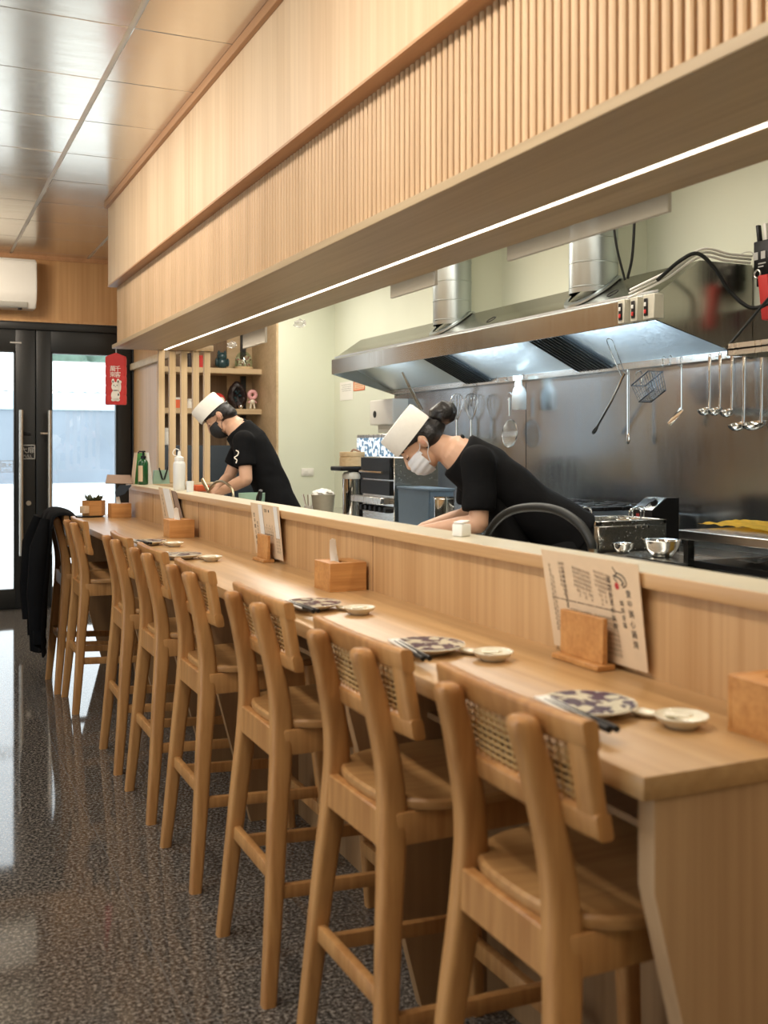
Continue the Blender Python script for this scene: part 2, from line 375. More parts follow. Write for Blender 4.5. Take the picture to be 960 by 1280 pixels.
class Thing:
    def __init__(s, name, label, cat, loc, group=None):
        s.o = bpy.data.objects.new(name, None); s.o.empty_display_size = 0.1; COL.objects.link(s.o)
        s.loc = Vector(loc); s.o.location = s.loc
        if label: s.o['label'] = label
        if cat: s.o['category'] = cat
        if group: s.o['group'] = group
def mesh_obj(name, bm, mat, parent=None, origin=None, angle=40, smooth=True):
    bmesh.ops.recalc_face_normals(bm, faces=bm.faces[:])
    me = bpy.data.meshes.new(name)
    if origin is not None: bmesh.ops.translate(bm, vec=-Vector(origin), verts=bm.verts[:])
    bm.to_mesh(me); bm.free()
    if smooth:
        me.polygons.foreach_set('use_smooth', [True]*len(me.polygons)); me.set_sharp_from_angle(angle=math.radians(angle))
    mats = mat if isinstance(mat, (list, tuple)) else [mat]
    for q in mats: me.materials.append(M[q])
    o = bpy.data.objects.new(name, me); COL.objects.link(o)
    if parent is not None: o.parent = parent
    return o
def part(t, name, bm, mat, parent=None, label=None, angle=40):
    o = mesh_obj(name, bm, mat, parent or t.o, t.loc, angle)
    if label: o['label'] = label
    return o
def single(name, bm, mat, label, cat, loc, group=None, angle=40):
    o = mesh_obj(name, bm, mat, None, loc, angle); o.location = loc
    o['label'] = label; o['category'] = cat
    if group: o['group'] = group
    return o
def struct(name, bm, mat, parent=None, origin=None):
    o = mesh_obj(name, bm, mat, parent, origin)
    if parent is None:
        o['kind'] = 'structure'
        if origin is not None: o.location = origin
    return o
def copy_tree(o, parent=None):
    c = o.copy(); COL.objects.link(c)
    if parent is not None: c.parent = parent
    for ch in list(o.children): copy_tree(ch, c)
    return c
def place(src, loc, rz=0.0, label=None, group=None):
    c = copy_tree(src); c.location = loc; c.rotation_euler = (0, 0, rz)
    if label: c['label'] = label
    if group: c['group'] = group
    return c
def glyph_bm(bm, s, size, mat4, depth=0.0, align='CENTER'):
    cu = bpy.data.curves.new('txt', 'FONT'); cu.body = s; cu.size = size; cu.align_x = align; cu.align_y = 'CENTER'; cu.extrude = depth
    cu.resolution_u = 2
    o = bpy.data.objects.new('txt', cu); COL.objects.link(o)
    dg = bpy.context.evaluated_depsgraph_get()
    me = bpy.data.meshes.new_from_object(o.evaluated_get(dg)); me.transform(mat4)
    bm.from_mesh(me)
    bpy.data.objects.remove(o); bpy.data.curves.remove(cu); bpy.data.meshes.remove(me)
def face_mat(c, right, up):
    r, u = Vector(right).normalized(), Vector(up).normalized(); n = r.cross(u)
    m = Matrix.Identity(4)
    for i, a in enumerate((r, u, n)):
        for k in range(3): m[k][i] = a[k]
    for k in range(3): m[k][3] = c[k]
    return m
def fuse(bm, voxel, it=3, fac=0.5):
    """one continuous skin around overlapping closed shapes"""
    me = bpy.data.meshes.new('f'); bm.to_mesh(me); bm.free()
    o = bpy.data.objects.new('f', me); COL.objects.link(o)
    r = o.modifiers.new('r', 'REMESH'); r.mode = 'VOXEL'; r.voxel_size = voxel
    s = o.modifiers.new('s', 'SMOOTH'); s.factor = fac; s.iterations = it
    dg = bpy.context.evaluated_depsgraph_get()
    m2 = bpy.data.meshes.new_from_object(o.evaluated_get(dg))
    out = bmesh.new(); out.from_mesh(m2)
    bpy.data.objects.remove(o); bpy.data.meshes.remove(me); bpy.data.meshes.remove(m2)
    return out

# ------------------------------------------------------------------ room shell
CEIL = 2.94; XL = -2.5; XW = 3.62; YD = 9.07; YN = -1.6
b = nb(); box(b, XL, 3.9, YN, 10.2, -0.12, 0.0); struct('floor', b, 'granite')
b = nb(); box(b, XL, 3.9, YN, 10.2, CEIL+0.006, CEIL+0.12)
ceil = struct('ceiling', b, 'ceil_grid')
b = nb(); GX, GY, TL = 0.774, 3.99, 0.617
i0 = math.floor((XL-GX)/TL)
for i in range(i0+1, 5):
    for k in range(-9, 9):
        x0, x1, y0, y1 = GX+i*TL+0.011, GX+(i+1)*TL-0.011, GY+k*TL+0.003, GY+(k+1)*TL-0.003
        if x1 > 3.6 or y1 > 9.9: continue
        box(b, x0, x1, y0, y1, CEIL, CEIL+0.006, 0.002, 1)
struct('ceiling_panels', b, 'ceil_tile', ceil)
b = nb(); box(b, XL-0.12, XL, YN, 10.2, 0, CEIL); struct('wall_left', b, 'cream')
b = nb(); box(b, XW, XW+0.15, YN, 10.2, 0, CEIL); struct('wall_right', b, 'cream')
b = nb(); box(b, XL, 3.9, YN-0.12, YN, 0, CEIL); struct('wall_near', b, 'cream')
# end wall: golden band over the doors, solid either side
DZ = 2.395
XR = P(178, 600, Y=YD).x
XG1 = P(147, 600, Y=YD).x; XG0 = P(64, 600, Y=YD).x; XM = P(45, 600, Y=YD).x; XLG = P(19.5, 600, Y=YD).x
DW = XG1-XM
b = nb(); box(b, XL, XR+0.02, YD, YD+0.16, DZ, CEIL); struct('wall_end', b, 'end_wall_wood')
b = nb(); box(b, XL, XM-DW-0.22, YD, YD+0.16, 0, DZ); struct('wall_end_side', b, 'end_wall_wood')
b = nb(); box(b, XL, 1.9, YD-0.012, YD, CEIL-0.035, CEIL); struct('trim_1', b, 'lip_wood')
b = nb(); box(b, XL, XR+0.0, YD-0.02, YD, DZ-0.012, DZ+0.008); struct('trim_2', b, 'end_wall_wood')
# kitchen end wall and recess
b = nb(); box(b, 3.07, XW, 9.0, 9.2, 0, CEIL); struct('wall_kitchen', b, 'cream')
b = nb(); box(b, XR+0.02, XW, 9.75, 9.9, 0, CEIL); struct('wall_recess', b, 'shelf_back')
for y0, y1 in ((6.0, 6.35), (4.5, 4.85)):
    b = nb(); box(b, 3.38, XW, y0, y1, 2.205, CEIL); struct('pillar', b, 'cream')
# wood return panel and its trim
b = nb(); box(b, 1.78, 1.81, 8.15, YD, 0, CEIL); struct('wall_return', b, 'end_wall_wood')
b = nb(); box(b, 1.745, 1.80, 7.2, YD-0.002, 2.005, 2.06, 0.003); struct('trim_3', b, 'shelf_wood')

# doors
def door(name, x0, x1, g0, g1, hx, flip):
    b = nb()
    zt, zb = P(64, 440, Y=YD).z, 0.17
    top = DZ-0.06
    y0, y1 = YD+0.02, YD+0.07
    box(b, x0, g0, y0, y1, 0.01, top, 0.004); box(b, g1, x1, y0, y1, 0.01, top, 0.004)
    box(b, g0, g1, y0, y1, 0.01, zb, 0.004); box(b, g0, g1, y0, y1, zt, top, 0.004)
    for q0, q1 in ((g0, g0+0.012), (g1-0.012, g1)): box(b, q0, q1, y0-0.006, y1, zb, zt)
    box(b, g0, g1, y0-0.006, y1, zt-0.012, zt)
    o = struct(name, b, 'black_frame')
    b = nb(); box(b, g0-0.005, g1+0.005, YD+0.04, YD+0.05, zb-0.005, zt+0.005); mesh_obj('glass', b, 'glass', o)
    b = nb(); h0, h1 = 0.45, 1.65
    cyl(b, (hx, YD-0.045, h0), (hx, YD-0.045, h1), 0.0165, seg=16)
    for z in (h0+0.12, 1.02, h1-0.15):
        cyl(b, (hx, YD-0.045, z), (hx, YD+0.025, z), 0.009, seg=10)
    mesh_obj('handle', b, 'handle_steel', o)
    return o
dl = door('door_1', XM-DW, XM-0.004, XM-DW+0.12, XLG, P(26.5, 600, Y=YD-0.045).x, 1)
dr = door('door_2', XM+0.004, XG1+0.12, XG0, XG1, P(62, 600, Y=YD-0.045).x, 0)
for o in (dl, dr):
    pass
b = nb(); box(b, XG1+0.125, XR, YD, YD+0.1, 0, DZ-0.012, 0.005); box(b, XM-DW-0.2, XM-DW-0.005, YD, YD+0.1, 0, DZ-0.012, 0.005)
box(b, XM-DW-0.2, XR, YD, YD+0.1, DZ-0.075, DZ-0.012, 0.003); box(b, XM-0.02, XM+0.02, YD+0.071, YD+0.085, 0.01, DZ-0.06)
box(b, XG1+0.1, XG1+0.14, YD+0.071, YD+0.085, 0.01, DZ-0.06); box(b, XM-DW-0.02, XM-DW+0.02, YD+0.071, YD+0.085, 0.01, DZ-0.06)
box(b, XM-DW-0.2, XR, YD+0.0, YD+0.12, 0.0, 0.0095)
struct('door_frame', b, 'black_frame')
# lever, latch, cylinder lock, sign, maker's strip
b = nb(); lx = P(50, 542, Y=YD)
tube(b, [(lx.x, YD-0.03, lx.z), (lx.x+0.07, YD-0.03, lx.z)], 0.012, 10); cyl(b, (lx.x+0.07, YD-0.035, lx.z), (lx.x+0.07, YD+0.03, lx.z), 0.012)
mesh_obj('latch_lever', b, 'handle_steel', dr)
b = nb(); lx = P(52.5, 660, Y=YD); tube(b, [(lx.x, YD-0.02, lx.z), (lx.x+0.06, YD-0.02, lx.z)], 0.012, 10); cyl(b, (lx.x+0.03, YD-0.02, lx.z), (lx.x+0.03, YD+0.03, lx.z), 0.01); mesh_obj('latch_lever', b, 'handle_steel', dr)
b = nb(); lx = P(33, 542, Y=YD); box(b, lx.x-0.02, lx.x+0.035, YD+0.012, YD+0.022, lx.z-0.016, lx.z+0.016, 0.004); mesh_obj('latch_slot', b, 'dark_metal', dl)
b = nb(); lx = P(36, 629, Y=YD); cyl(b, (lx.x, YD+0.005, lx.z), (lx.x, YD+0.025, lx.z), 0.02); mesh_obj('lock_cylinder', b, 'handle_steel', dl)
b = nb(); sg = P(34.5, 565, Y=YD)
for a0, a1, c0, c1 in ((-.062, .062, .052, .060), (-.062, .062, -.060, -.052), (-.062, -.054, -.060, .060), (.054, .062, -.060, .060)):
    box(b, sg.x+a0, sg.x+a1, YD+0.014, YD+0.021, sg.z+c0, sg.z+c1, 0.002, 1)
glyph_bm(b, '大扉', 0.058, face_mat((sg.x, YD+0.016, sg.z+0.012), (1, 0, 0), (0, 0, 1)), 0.001)
glyph_bm(b, 'PULL', 0.033, face_mat((sg.x, YD+0.016, sg.z-0.035), (1, 0, 0), (0, 0, 1)), 0.001)
mesh_obj('pull_sign', b, 'sign_grey', dl)
b = nb(); sg = P(8.5, 583, Y=YD+0.04)
for a0, a1, c0, c1 in ((-.05, .05, .044, .048), (-.05, .05, -.048, -.044), (-.05, -.046, -.048, .048), (.046, .05, -.048, .048)):
    box(b, sg.x+a0, sg.x+a1, YD+0.036, YD+0.039, sg.z+c0, sg.z+c1)
glyph_bm(b, '大扉', 0.045, face_mat((sg.x, YD+0.037, sg.z+0.006), (-1, 0, 0), (0, 0, 1)), 0.001)
glyph_bm(b, 'PUSH', 0.022, face_mat((sg.x, YD+0.037, sg.z-0.03), (-1, 0, 0), (0, 0, 1)), 0.001)
mesh_obj('glass_sign', b, 'sign_grey', dl)
b = nb(); lx = P(20, 428, Y=YD); box(b, lx.x-0.045, lx.x+0.045, YD+0.016, YD+0.021, lx.z-0.006, lx.z+0.006, 0.001, 1)
mesh_obj('maker_strip', b, 'sign_grey', dl)

# outside
b = nb(); box(b, -40, 60, 10.2, 70, -0.25, -0.08); struct('ground_outside', b, 'concrete')
b = nb(); box(b, -25, 40, 42, 42.5, -0.1, 2.75); struct('wall_outside', b, 'ext_wall')
b = nb(); box(b, -25, 40, 41.9, 42.6, 2.76, 3.45); struct('wall_outside_band', b, 'ext_band')
t = Thing('shed', 'long white roofed shed seen through the door glass', 'shed', (6, 44, -0.1))
b = nb(); box(b, -25, 40, 44, 50, -0.1, 3.6); part(t, 'wall', b, 'ext_band')
b = nb(); prism(b, [(43.2, 3.55), (47, 5.05), (51, 3.6), (51, 3.5), (47, 4.9), (43.2, 3.45)], 'YZ', -26, 41)
for k in range(-40, 80):
    cyl(b, (k*0.5+2, 43.15, 3.45), (k*0.5+2, 43.3, 3.6), 0.16, seg=8)
part(t, 'roof', b, 'ext_roof')
for k, (x, s) in enumerate(((-7, 1.9), (.5, 2.0), (8, 1.9), (15.5, 2.0), (23, 2.0))):
    t = Thing('tree', 'blurred green tree behind the white shed roof outside', 'tree', (x, 58, -0.1), 'trees outside')
    b = nb(); cyl(b, (x, 58, -0.1), (x, 58, 3.2), 0.25, 0.15); part(t, 'trunk', b, 'soil')
    b = nb()
    for j in range(14):
        ball(b, (x+random.uniform(-s, s), 58+random.uniform(-1, 1), 4.6+random.uniform(-1.4, 1.6)), random.uniform(0.8, 1.3), 10, 7)
    part(t, 'foliage', b, 'tree')

# ------------------------------------------------------------------ bulkhead over the bar
YB = 6.91; Y0 = -0.6
t = Thing('bulkhead', 'long pale oak bulkhead with slatted band hanging over the bar', 'bulkhead', (1.45, 3.2, 1.99))
b = nb(); box(b, 1.19, 1.72, Y0, YB, 2.397, CEIL-0.001, 0.002, 1); part(t, 'upper_panel', b, 'panel_wood')
b = nb(); box(b, 1.168, 1.19, Y0, YB+0.015, CEIL-0.04, CEIL-0.001, 0.002, 1); part(t, 'ceiling_trim', b, 'lip_wood')
b = nb(); box(b, 1.186, 1.262, Y0, YB, 2.388, 2.397); part(t, 'lip', b, 'lip_wood')
b = nb(); box(b, 1.262, 1.70, Y0, YB-0.002, 2.016, 2.388); part(t, 'slat_backing', b, 'slat_back')
b = nb(); y = Y0+0.01
while y < YB-0.02:
    prism(b, [(1.262, y), (1.249, y+0.0005), (1.245, y+0.005), (1.245, y+0.0165), (1.249, y+0.021), (1.262, y+0.0215)], 'XY', 2.0155, 2.388)
    y += 0.0315
part(t, 'slats', b, 'slat_wood', angle=20)
b = nb(); box(b, 1.22, 1.545, Y0, YB+0.03, 1.99, 2.0155, 0.002, 1); box(b, 1.568, 1.75, Y0, YB+0.03, 1.99, 2.0155, 0.002, 1)
box(b, 1.545, 1.568, Y0, YB+0.03, 1.998, 2.0155)
box(b, 1.545, 1.568, 6.88, YB+0.03, 1.99, 1.998)
part(t, 'soffit_board', b, 'board_wood')
b = nb(); box(b, 1.546, 1.567, Y0, 6.88, 1.991, 1.998); part(t, 'light_strip', b, 'led', label='glowing white light strip')
# translucent strips behind the soffit
for (u0, u1, zz) in ((636, 838, 0.045), (490, 546, 0.05), (305, 333, 0.08)):
    p0, p1 = P(u1, 300, X=1.76), P(u0, 300, X=1.76)
    b = nb(); box(b, 1.752, 1.765, p0.y, p1.y, 1.99-zz, 2.015, 0.002, 1)
    lab = {636: 'longest pale translucent strip at soffit edge near the second duct', 490: 'pale translucent strip at soffit edge by the first duct', 305: 'small pale translucent strip at soffit edge above dark haired chef with black mask'}[u0]
    single('plastic_strip', b, 'strip', lab, 'plastic strip', (1.758, (p0.y+p1.y)/2, 1.99-zz), 'plastic strips along the soffit')
for (u, v, lab) in ((262, 438, 'crumpled clear film hanging under the soffit beside the posts'), (342, 408, 'crumpled clear film hanging at soffit edge above the cream wall')):
    c = P(u, v, X=1.66); b = nb()
    bmesh.ops.create_icosphere(b, subdivisions=3, radius=1)
    for q in b.verts:
        n = noise.noise(q.co*2.3); q.co = Vector((q.co.x*0.03, q.co.y*0.06, q.co.z*0.025))*(0.8+0.5*n)+Vector((1.80, c.y, 1.968))
    single('film_bundle', b, 'film', lab, 'plastic film', (1.80, c.y, 1.955), 'film under the soffit')

# slatted posts at the end of the bar
b = nb(); box(b, 1.44, 1.95, 6.76, 7.0, 1.075, 1.105, 0.003); box(b, 1.44, 1.95, 6.86, 6.94, 0.0, 1.075); struct('partition', b, 'shelf_wood')
for k, (x, zb, ordn) in enumerate(((1.532, 1.1055, 'first of five from the bar side'), (1.606, 1.1055, 'second of five from the bar side'), (1.684, 1.1055, 'middle one of five'), (1.764, 1.1055, 'fourth of five from the bar side'), (1.841, 1.1055, 'fifth of five, behind the masked man hat'))):
    b = nb(); zt = 1.988 if x < 1.73 else 2.0
    box(b, x-0.019, x+0.022, 6.88, 6.92, zb, zt, 0.002, 1)
    o = single('wooden_post', b, 'post_wood', 'slim oak screen post, '+ordn, 'post', (x, 6.9, zb), 'oak screen posts')
b = nb(); box(b, 1.735, 1.88, 6.86, 6.94, 1.99, 2.03, 0.003); struct('beam', b, 'board_wood')

# ------------------------------------------------------------------ bar counter
YE, YF = 1.137, 7.06; XC = 0.909; ZC = 0.90; XB = 1.315; YLE = 6.87; ZL = 1.105
t = Thing('bar_counter', 'long pale oak bar counter with raised ledge in front of the kitchen', 'counter', (1.3, 4.5, 0))
b = nb(); box(b, XC, XB+0.02, YE, YF, ZC-0.034, ZC, 0.0025, 2); part(t, 'countertop', b, 'counter_wood')
b = nb(); box(b, XB, 1.41, Y0, YLE-0.01, 0.0, 1.0755); part(t, 'riser', b, 'riser_wood')
b = nb(); box(b, 1.297, 1.433, Y0, YLE, 1.075, ZL, 0.0025, 2); ldg = part(t, 'ledge', b, 'cap_wood')
b = nb(); box(b, 1.300, 1.431, Y0, YLE-.003, ZL-.0005, ZL+.0008); part(t, 'ledge_top_sheen', b, 'ledge_top_sheen', ldg, label='ledge top, pale kitchen sheen put into its colour')
b = nb()
for yy in (1.94, 2.95, 4.0, 5.07, 6.13):
    box(b, XB-0.0015, XB, yy-0.0015, yy+0.0015, ZC, 1.0745)
part(t, 'panel_joint', b, 'slat_back')
def rib(y0, y1):
    b = nb(); prism(b, [(XC+0.026, ZC-0.0345), (XC+0.026, 0.734), (1.125, 0.0), (XB, 0.0), (XB, ZC-0.0345)], 'XZ', y0, y1); return b
part(t, 'end_panel', rib(1.146, 1.181), 'end_wood')
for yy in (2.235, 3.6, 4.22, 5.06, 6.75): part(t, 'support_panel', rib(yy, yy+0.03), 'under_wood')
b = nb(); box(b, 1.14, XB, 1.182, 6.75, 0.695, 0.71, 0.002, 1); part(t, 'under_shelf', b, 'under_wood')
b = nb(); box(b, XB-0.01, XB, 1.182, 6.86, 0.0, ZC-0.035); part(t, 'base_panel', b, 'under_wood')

# ------------------------------------------------------------------ bar stools
def make_stool():
    t = Thing('bar_stool', None, 'bar stool', (0, 0, 0), 'cane backed bar stools along the counter')
    def sec(path):
        pts = catmull([p[0] for p in path], 6); n = len(path); out = []
        for i, p in enumerate(pts):
            s = i/6; k = min(int(s), n-2); f = s-k
            out.append((p, path[k][1]*(1-f)+path[k+1][1]*f, path[k][2]*(1-f)+path[k+1][2]*f))
        return out
    for s in (1, -1):
        b = nb()
        path = [((0, s*.200, 0), .036, .034), ((.018, s*.182, .2), .042, .038), ((.036, s*.160, .42), .048, .041), ((.054, s*.138, .62), .056, .044), ((.050, s*.128, .74), .050, .044), ((.026, s*.120, .86), .046, .044), ((.003, s*.114, .945), .044, .044)]
        ss = sec(path); c = ss[-1][0]
        ss += [((c.x-.002, c.y, c.z+.010), .038, .040), ((c.x-.003, c.y, c.z+.015), .026, .028)]
        loft(b, ss, 0.3); part(t, 'leg', b, 'stool_wood')
        b = nb(); loft(b, [((.445, s*.195, 0), .032, .032), ((.405, s*.165, .40), .040, .040), ((.385, s*.150, .648), .044, .044)], 0.3)
        part(t, 'leg', b, 'stool_wood')
    # seat: rounded, a little dished
    b = nb(); n = 48; cx, cy = 0.245, 0.0
    def ring(k, z):
        out = []
        for i in range(n):
            a = 2*PI*i/n; ca, sa = math.cos(a), math.sin(a); e = 2/2.9
            out.append(Vector((cx+k*.205*math.copysign(abs(ca)**e, ca), cy+k*.195*math.copysign(abs(sa)**e, sa), z)))
        return out
    rings(b, [ring(.955, .648), ring(.99, .650), ring(1.0, .657), ring(.995, .665), ring(.97, .6695), ring(.85, .668), ring(.6, .664), ring(.3, .662), ring(.02, .661)])
    part(t, 'seat', b, 'seat_wood')
    b = nb()
    box(b, .030, .052, -.125, .125, .575, .648, .003, 1); part(t, 'apron', b, 'stool_wood')
    b = nb(); box(b, .372, .392, -.14, .14, .585, .648, .003, 1); part(t, 'apron', b, 'stool_wood')
    for s in (1, -1):
        b = nb(); obox(b, (.215, s*.150, .615), (1, 0, 0), (0, 1, 0), (0, 0, 1), .32, .02, .064, .003); part(t, 'apron', b, 'stool_wood')
    for s in (1, -1):
        b = nb(); p0, p1 = Vector((.024, s*.176, .26)), Vector((.418, s*.173, .24))
        obox(b, (p0+p1)/2, p1-p0, (0, 1, 0), (0, 0, 1), (p1-p0).length, .020, .034, .004); part(t, 'rung', b, 'stool_wood')
    b = nb(); box(b, .018, .038, -.165, .165, .275, .312, .004); part(t, 'rung', b, 'stool_wood')
    b = nb(); box(b, .405, .428, -.175, .175, .165, .205, .004); part(t, 'rung', b, 'stool_wood')
    # backrest frame with cane
    def sh(x, y, z):   # lean and gentle curve
        return Vector((x+.062-(z-.80)*.17+0.25*y*y, y, z))
    def bent(b):
        for v in b.verts: v.co = sh(v.co.x, v.co.y, v.co.z)
    W2, zb, zt = .2175, .800, .972
    b = nb()
    def bar(y0, y1, z0, z1, th=.013, nn=14):
        rr = []
        for i in range(nn+1):
            y = y0+(y1-y0)*i/nn; rr.append([Vector((p[0], y, (z0+z1)/2+p[1])) for p in rrect(2*th, z1-z0, .007, 3)])
        rings(b, rr)
    bar(-W2, W2, zt-.043, zt); bar(-W2, W2, zb, zb+.040)
    for s in (1, -1):
        y0, y1 = (W2-.044, W2-.0012) if s > 0 else (-W2+.0012, -W2+.044)
        rr = [[Vector((p[0], (y0+y1)/2+p[1], z)) for p in rrect(.025, y1-y0, .007, 3)] for z in (zb+.010, zb+.05, zt-.05, zt-.010)]
        rings(b, rr)
    bent(b); part(t, 'backrest', b, 'stool_wood')
    b = nb(); y = -W2+.044; ya, yb = -W2+.040, W2-.040; za, zc = zb+.038, zt-.041
    k = 0
    while y < W2-.042:
        box(b, -.0008, .0016, y-.0016, y+.0016, za, zc); y += .0185
    z = za
    while z < zc:
        n2 = 10
        for i in range(n2):
            box(b, -.0018, .0006, ya+(yb-ya)*i/n2, ya+(yb-ya)*(i+1)/n2, z-.0017, z+.0017)
        z += .0112
    bent(b); part(t, 'cane_panel', b, 'cane')
    return t.o
stool = make_stool()
SX = 0.793
spots = ((1.402, 0.0, 'cane backed bar stool at near end of counter beside the oak end panel'),
         (1.955, 0.02, 'second cane backed bar stool counted from the oak end panel'),
         (2.60, 0.0, 'third cane backed bar stool counted from the oak end panel'),
         (3.30, 0.0, 'fourth cane backed bar stool counted from the oak end panel'),
         (3.93, 0.0, 'fifth cane backed bar stool counted from the oak end panel'),
         (4.55, -0.02, 'sixth cane backed bar stool counted from the oak end panel'),
         (5.62, 0.0, 'seventh cane backed bar stool, right before the stool under the black jacket'),
         (6.10, 0.0, 'last bar stool towards the glass doors, hidden under a black jacket'))
for i, (y, rz, lab) in enumerate(spots):
    if i == 0: o = stool; o.location = (SX+.017, y, 0); o.rotation_euler = (0, 0, rz); o['label'] = lab
    else: place(stool, (SX-(.048 if i == 7 else .02 if i == 6 else 0), y, 0), rz, lab)
# jacket over the last stool
b = nb(); NY, NS = 26, 40; yc = 6.10
prof = [(0.912, 0.71), (0.908, 0.77), (0.902, 0.86), (0.885, 0.965), (0.835, 0.995), (0.785, 0.992), (0.758, 0.955), (0.742, 0.86), (0.728, 0.7), (0.715, 0.5), (0.712, 0.33), (0.716, 0.235)]
pp = catmull([Vector((a-.045, 0, c)) for a, c in prof], 5)
outer, inner = [], []
for i, p in enumerate(pp):
    ro, ri = [], []
    tg = (pp[min(i+1, len(pp)-1)]-pp[max(i-1, 0)]).normalized(); n = Vector((-tg.z, 0, tg.x))
    s = i/(len(pp)-1); drop = max(0, abs(s-0.38)-0.12)
    if n.dot(Vector((p.x-.82, 0, p.z-.6))) < 0: n = -n
    for k in range(NY+1):
        w = k/NY*2-1
        fold = 0.020*math.sin(w*9+1.3*math.sin(s*5))*min(1, drop*4)+0.012*math.sin(w*17+2)*min(1, drop*3)
        if s < .38: fold = abs(fold)
        q = Vector((p.x, yc+w*(0.235+0.10*drop), p.z-0.02*abs(w)**3-(0.05*math.sin(w*4+1) if s > 0.97 else 0)))
        ro.append(b.verts.new(q+n*(fold+.010))); ri.append(b.verts.new(q+n*(fold-.002)))
    outer.append(ro); inner.append(ri)
for g in (outer, inner):
    for i in range(len(g)-1):
        for k in range(NY): b.faces.new((g[i][k], g[i][k+1], g[i+1][k+1], g[i+1][k]))
for k in range(NY):
    for e in (0, -1): b.faces.new((outer[e][k], outer[e][k+1], inner[e][k+1], inner[e][k]))
for i in range(len(outer)-1):
    for e in (0, -1): b.faces.new((outer[i][e], outer[i+1][e], inner[i+1][e], inner[i][e]))
t = Thing('jacket', 'black jacket draped over the last stool back near the doors', 'jacket', (0.78, yc, 0.23))
part(t, 'body', b, 'black_cloth', angle=80)
for s in (-1, 1):
    b = nb(); tube(b, [(0.69, yc+s*0.17, 0.95), (0.655, yc+s*0.20, 0.80), (0.64, yc+s*0.20, 0.55), (0.645, yc+s*0.19, 0.36)], [0.03, 0.055, 0.055, 0.045, 0.045][:4], 14)
    part(t, 'sleeve', b, 'black_cloth', angle=80)

# ------------------------------------------------------------------ place settings
KS = 0.885     # the tableware is a little smaller than the sizes drawn below
def setting_plate():
    t = Thing('plate', None, 'plate', (0, 0, 0), 'blue patterned plates on the counter')
    b = nb(); lathe(b, [(.045, 0), (.05, .001), (.058, .006), (.088, .017), (.093, .0205), (.091, .0225), (.084, .0195), (.055, .0095), (.02, .0085), (.0, .0085)], (0, 0, 0), seg=40)
    part(t, 'dish', b, 'porcelain')
    b = nb(); lathe(b, [(.0895, .0226), (.084, .0201), (.055, .0102), (.02, .0092), (.0, .0092), (.0, .0089), (.02, .0089), (.055, .0098), (.084, .0196), (.0895, .0221)], (0, 0, 0), seg=40)
    part(t, 'glaze', b, 'plate_blue', label='dark blue brushed pattern')
    return t.o
def setting_chop():
    t = Thing('chopsticks', None, 'chopsticks', (0, 0, 0), 'chopsticks in paper sleeves on the plates')
    a = P(676, 868, z=.928); e = P(737, 896, z=.928); o = P(735, 886, z=.908)
    b = nb(); m = ((a+e)/2-o)/KS; m.z = .0265
    dirv = (e-a)/KS; dirv.z = 0
    obox(b, m, dirv, Vector((-dirv.y, dirv.x, 0)), (0, 0, 1), dirv.length, .030, .005, .0015); part(t, 'sleeve', b, 'white_paper')
    for k in (-1, 1):
        b = nb(); n = Vector((-dirv.y, dirv.x, 0)).normalized(); q0 = m-dirv*.35+n*k*.006; q1 = m+dirv*.5+dirv.normalized()*.075+n*k*.008
        q0.z = .0265; q1.z = .0275
        cyl(b, q0, q1, .0035, .0062, 10); part(t, 'chopstick', b, 'black_plastic')
    return t.o
def setting_spoon():
    t = Thing('soup_spoon', None, 'spoon', (0, 0, 0), 'white soup spoons on the counter')
    b = nb(); pts = []
    ell(b, (.0, .0, .010), (.020, 0, 0), (0, .032, 0), (0, 0, .010), 18, 10)
    for v in list(b.verts):
        if v.co.z > .010: v.co.z = .010-(v.co.z-.010)*.55
    part(t, 'bowl', b, 'porcelain')
    b = nb()
    rr = []
    for i in range(7):
        s = i/6; rr.append([Vector((p[0], -.025-.075*s, .010+.010*s+p[1])) for p in rrect(.022-.006*s, .005, .002, 2)])
    rings(b, rr); part(t, 'handle', b, 'porcelain')
    return t.o
def setting_dish():
    b = nb(); lathe(b, [(.026, 0), (.028, .001), (.030, .005), (.043, .013), (.0485, .021), (.0475, .0225), (.041, .0155), (.028, .0075), (0, .0065)], (0, 0, 0), seg=36)
    o = mesh_obj('sauce_dish', b, 'porcelain'); o['category'] = 'dish'; o['group'] = 'white sauce dishes on the counter'
    return o
sp, sc, ss, sd = setting_plate(), setting_chop(), setting_spoon(), setting_dish()
seats = (('near the oak end panel', P(735, 886, z=.908)), ('beside the second stool', P(535, 811, z=.908)),
         ('between third and fourth stools', P(390, 758, z=.908)), ('beside the fifth stool', P(227, 696, z=.908)), ('farthest towards the doors', P(186, 679, z=.908)))
for i, (w, p) in enumerate(seats):
    base = Vector((p.x, p.y, ZC+.0006))
    for src, off, rz, kind in ((sp, (0, 0, 0), 0.7*i, 'dark blue patterned plate '), (sc, (0, 0, 0), 0.06*i*(-1)**i, 'white sleeve of black chopsticks on the plate '), (ss, (.082, -.062, 0), 0.30, 'white soup spoon beside sauce dish '), (sd, (.097, -.150, 0), 0, 'small round white sauce dish ')):
        if i == 0: o = src; o.scale = (KS, KS, KS); o.location = base+Vector(off)*KS; o.rotation_euler = (0, 0, rz); o['label'] = kind+w
        else: place(src, base+Vector(off)*KS, rz, kind+w)

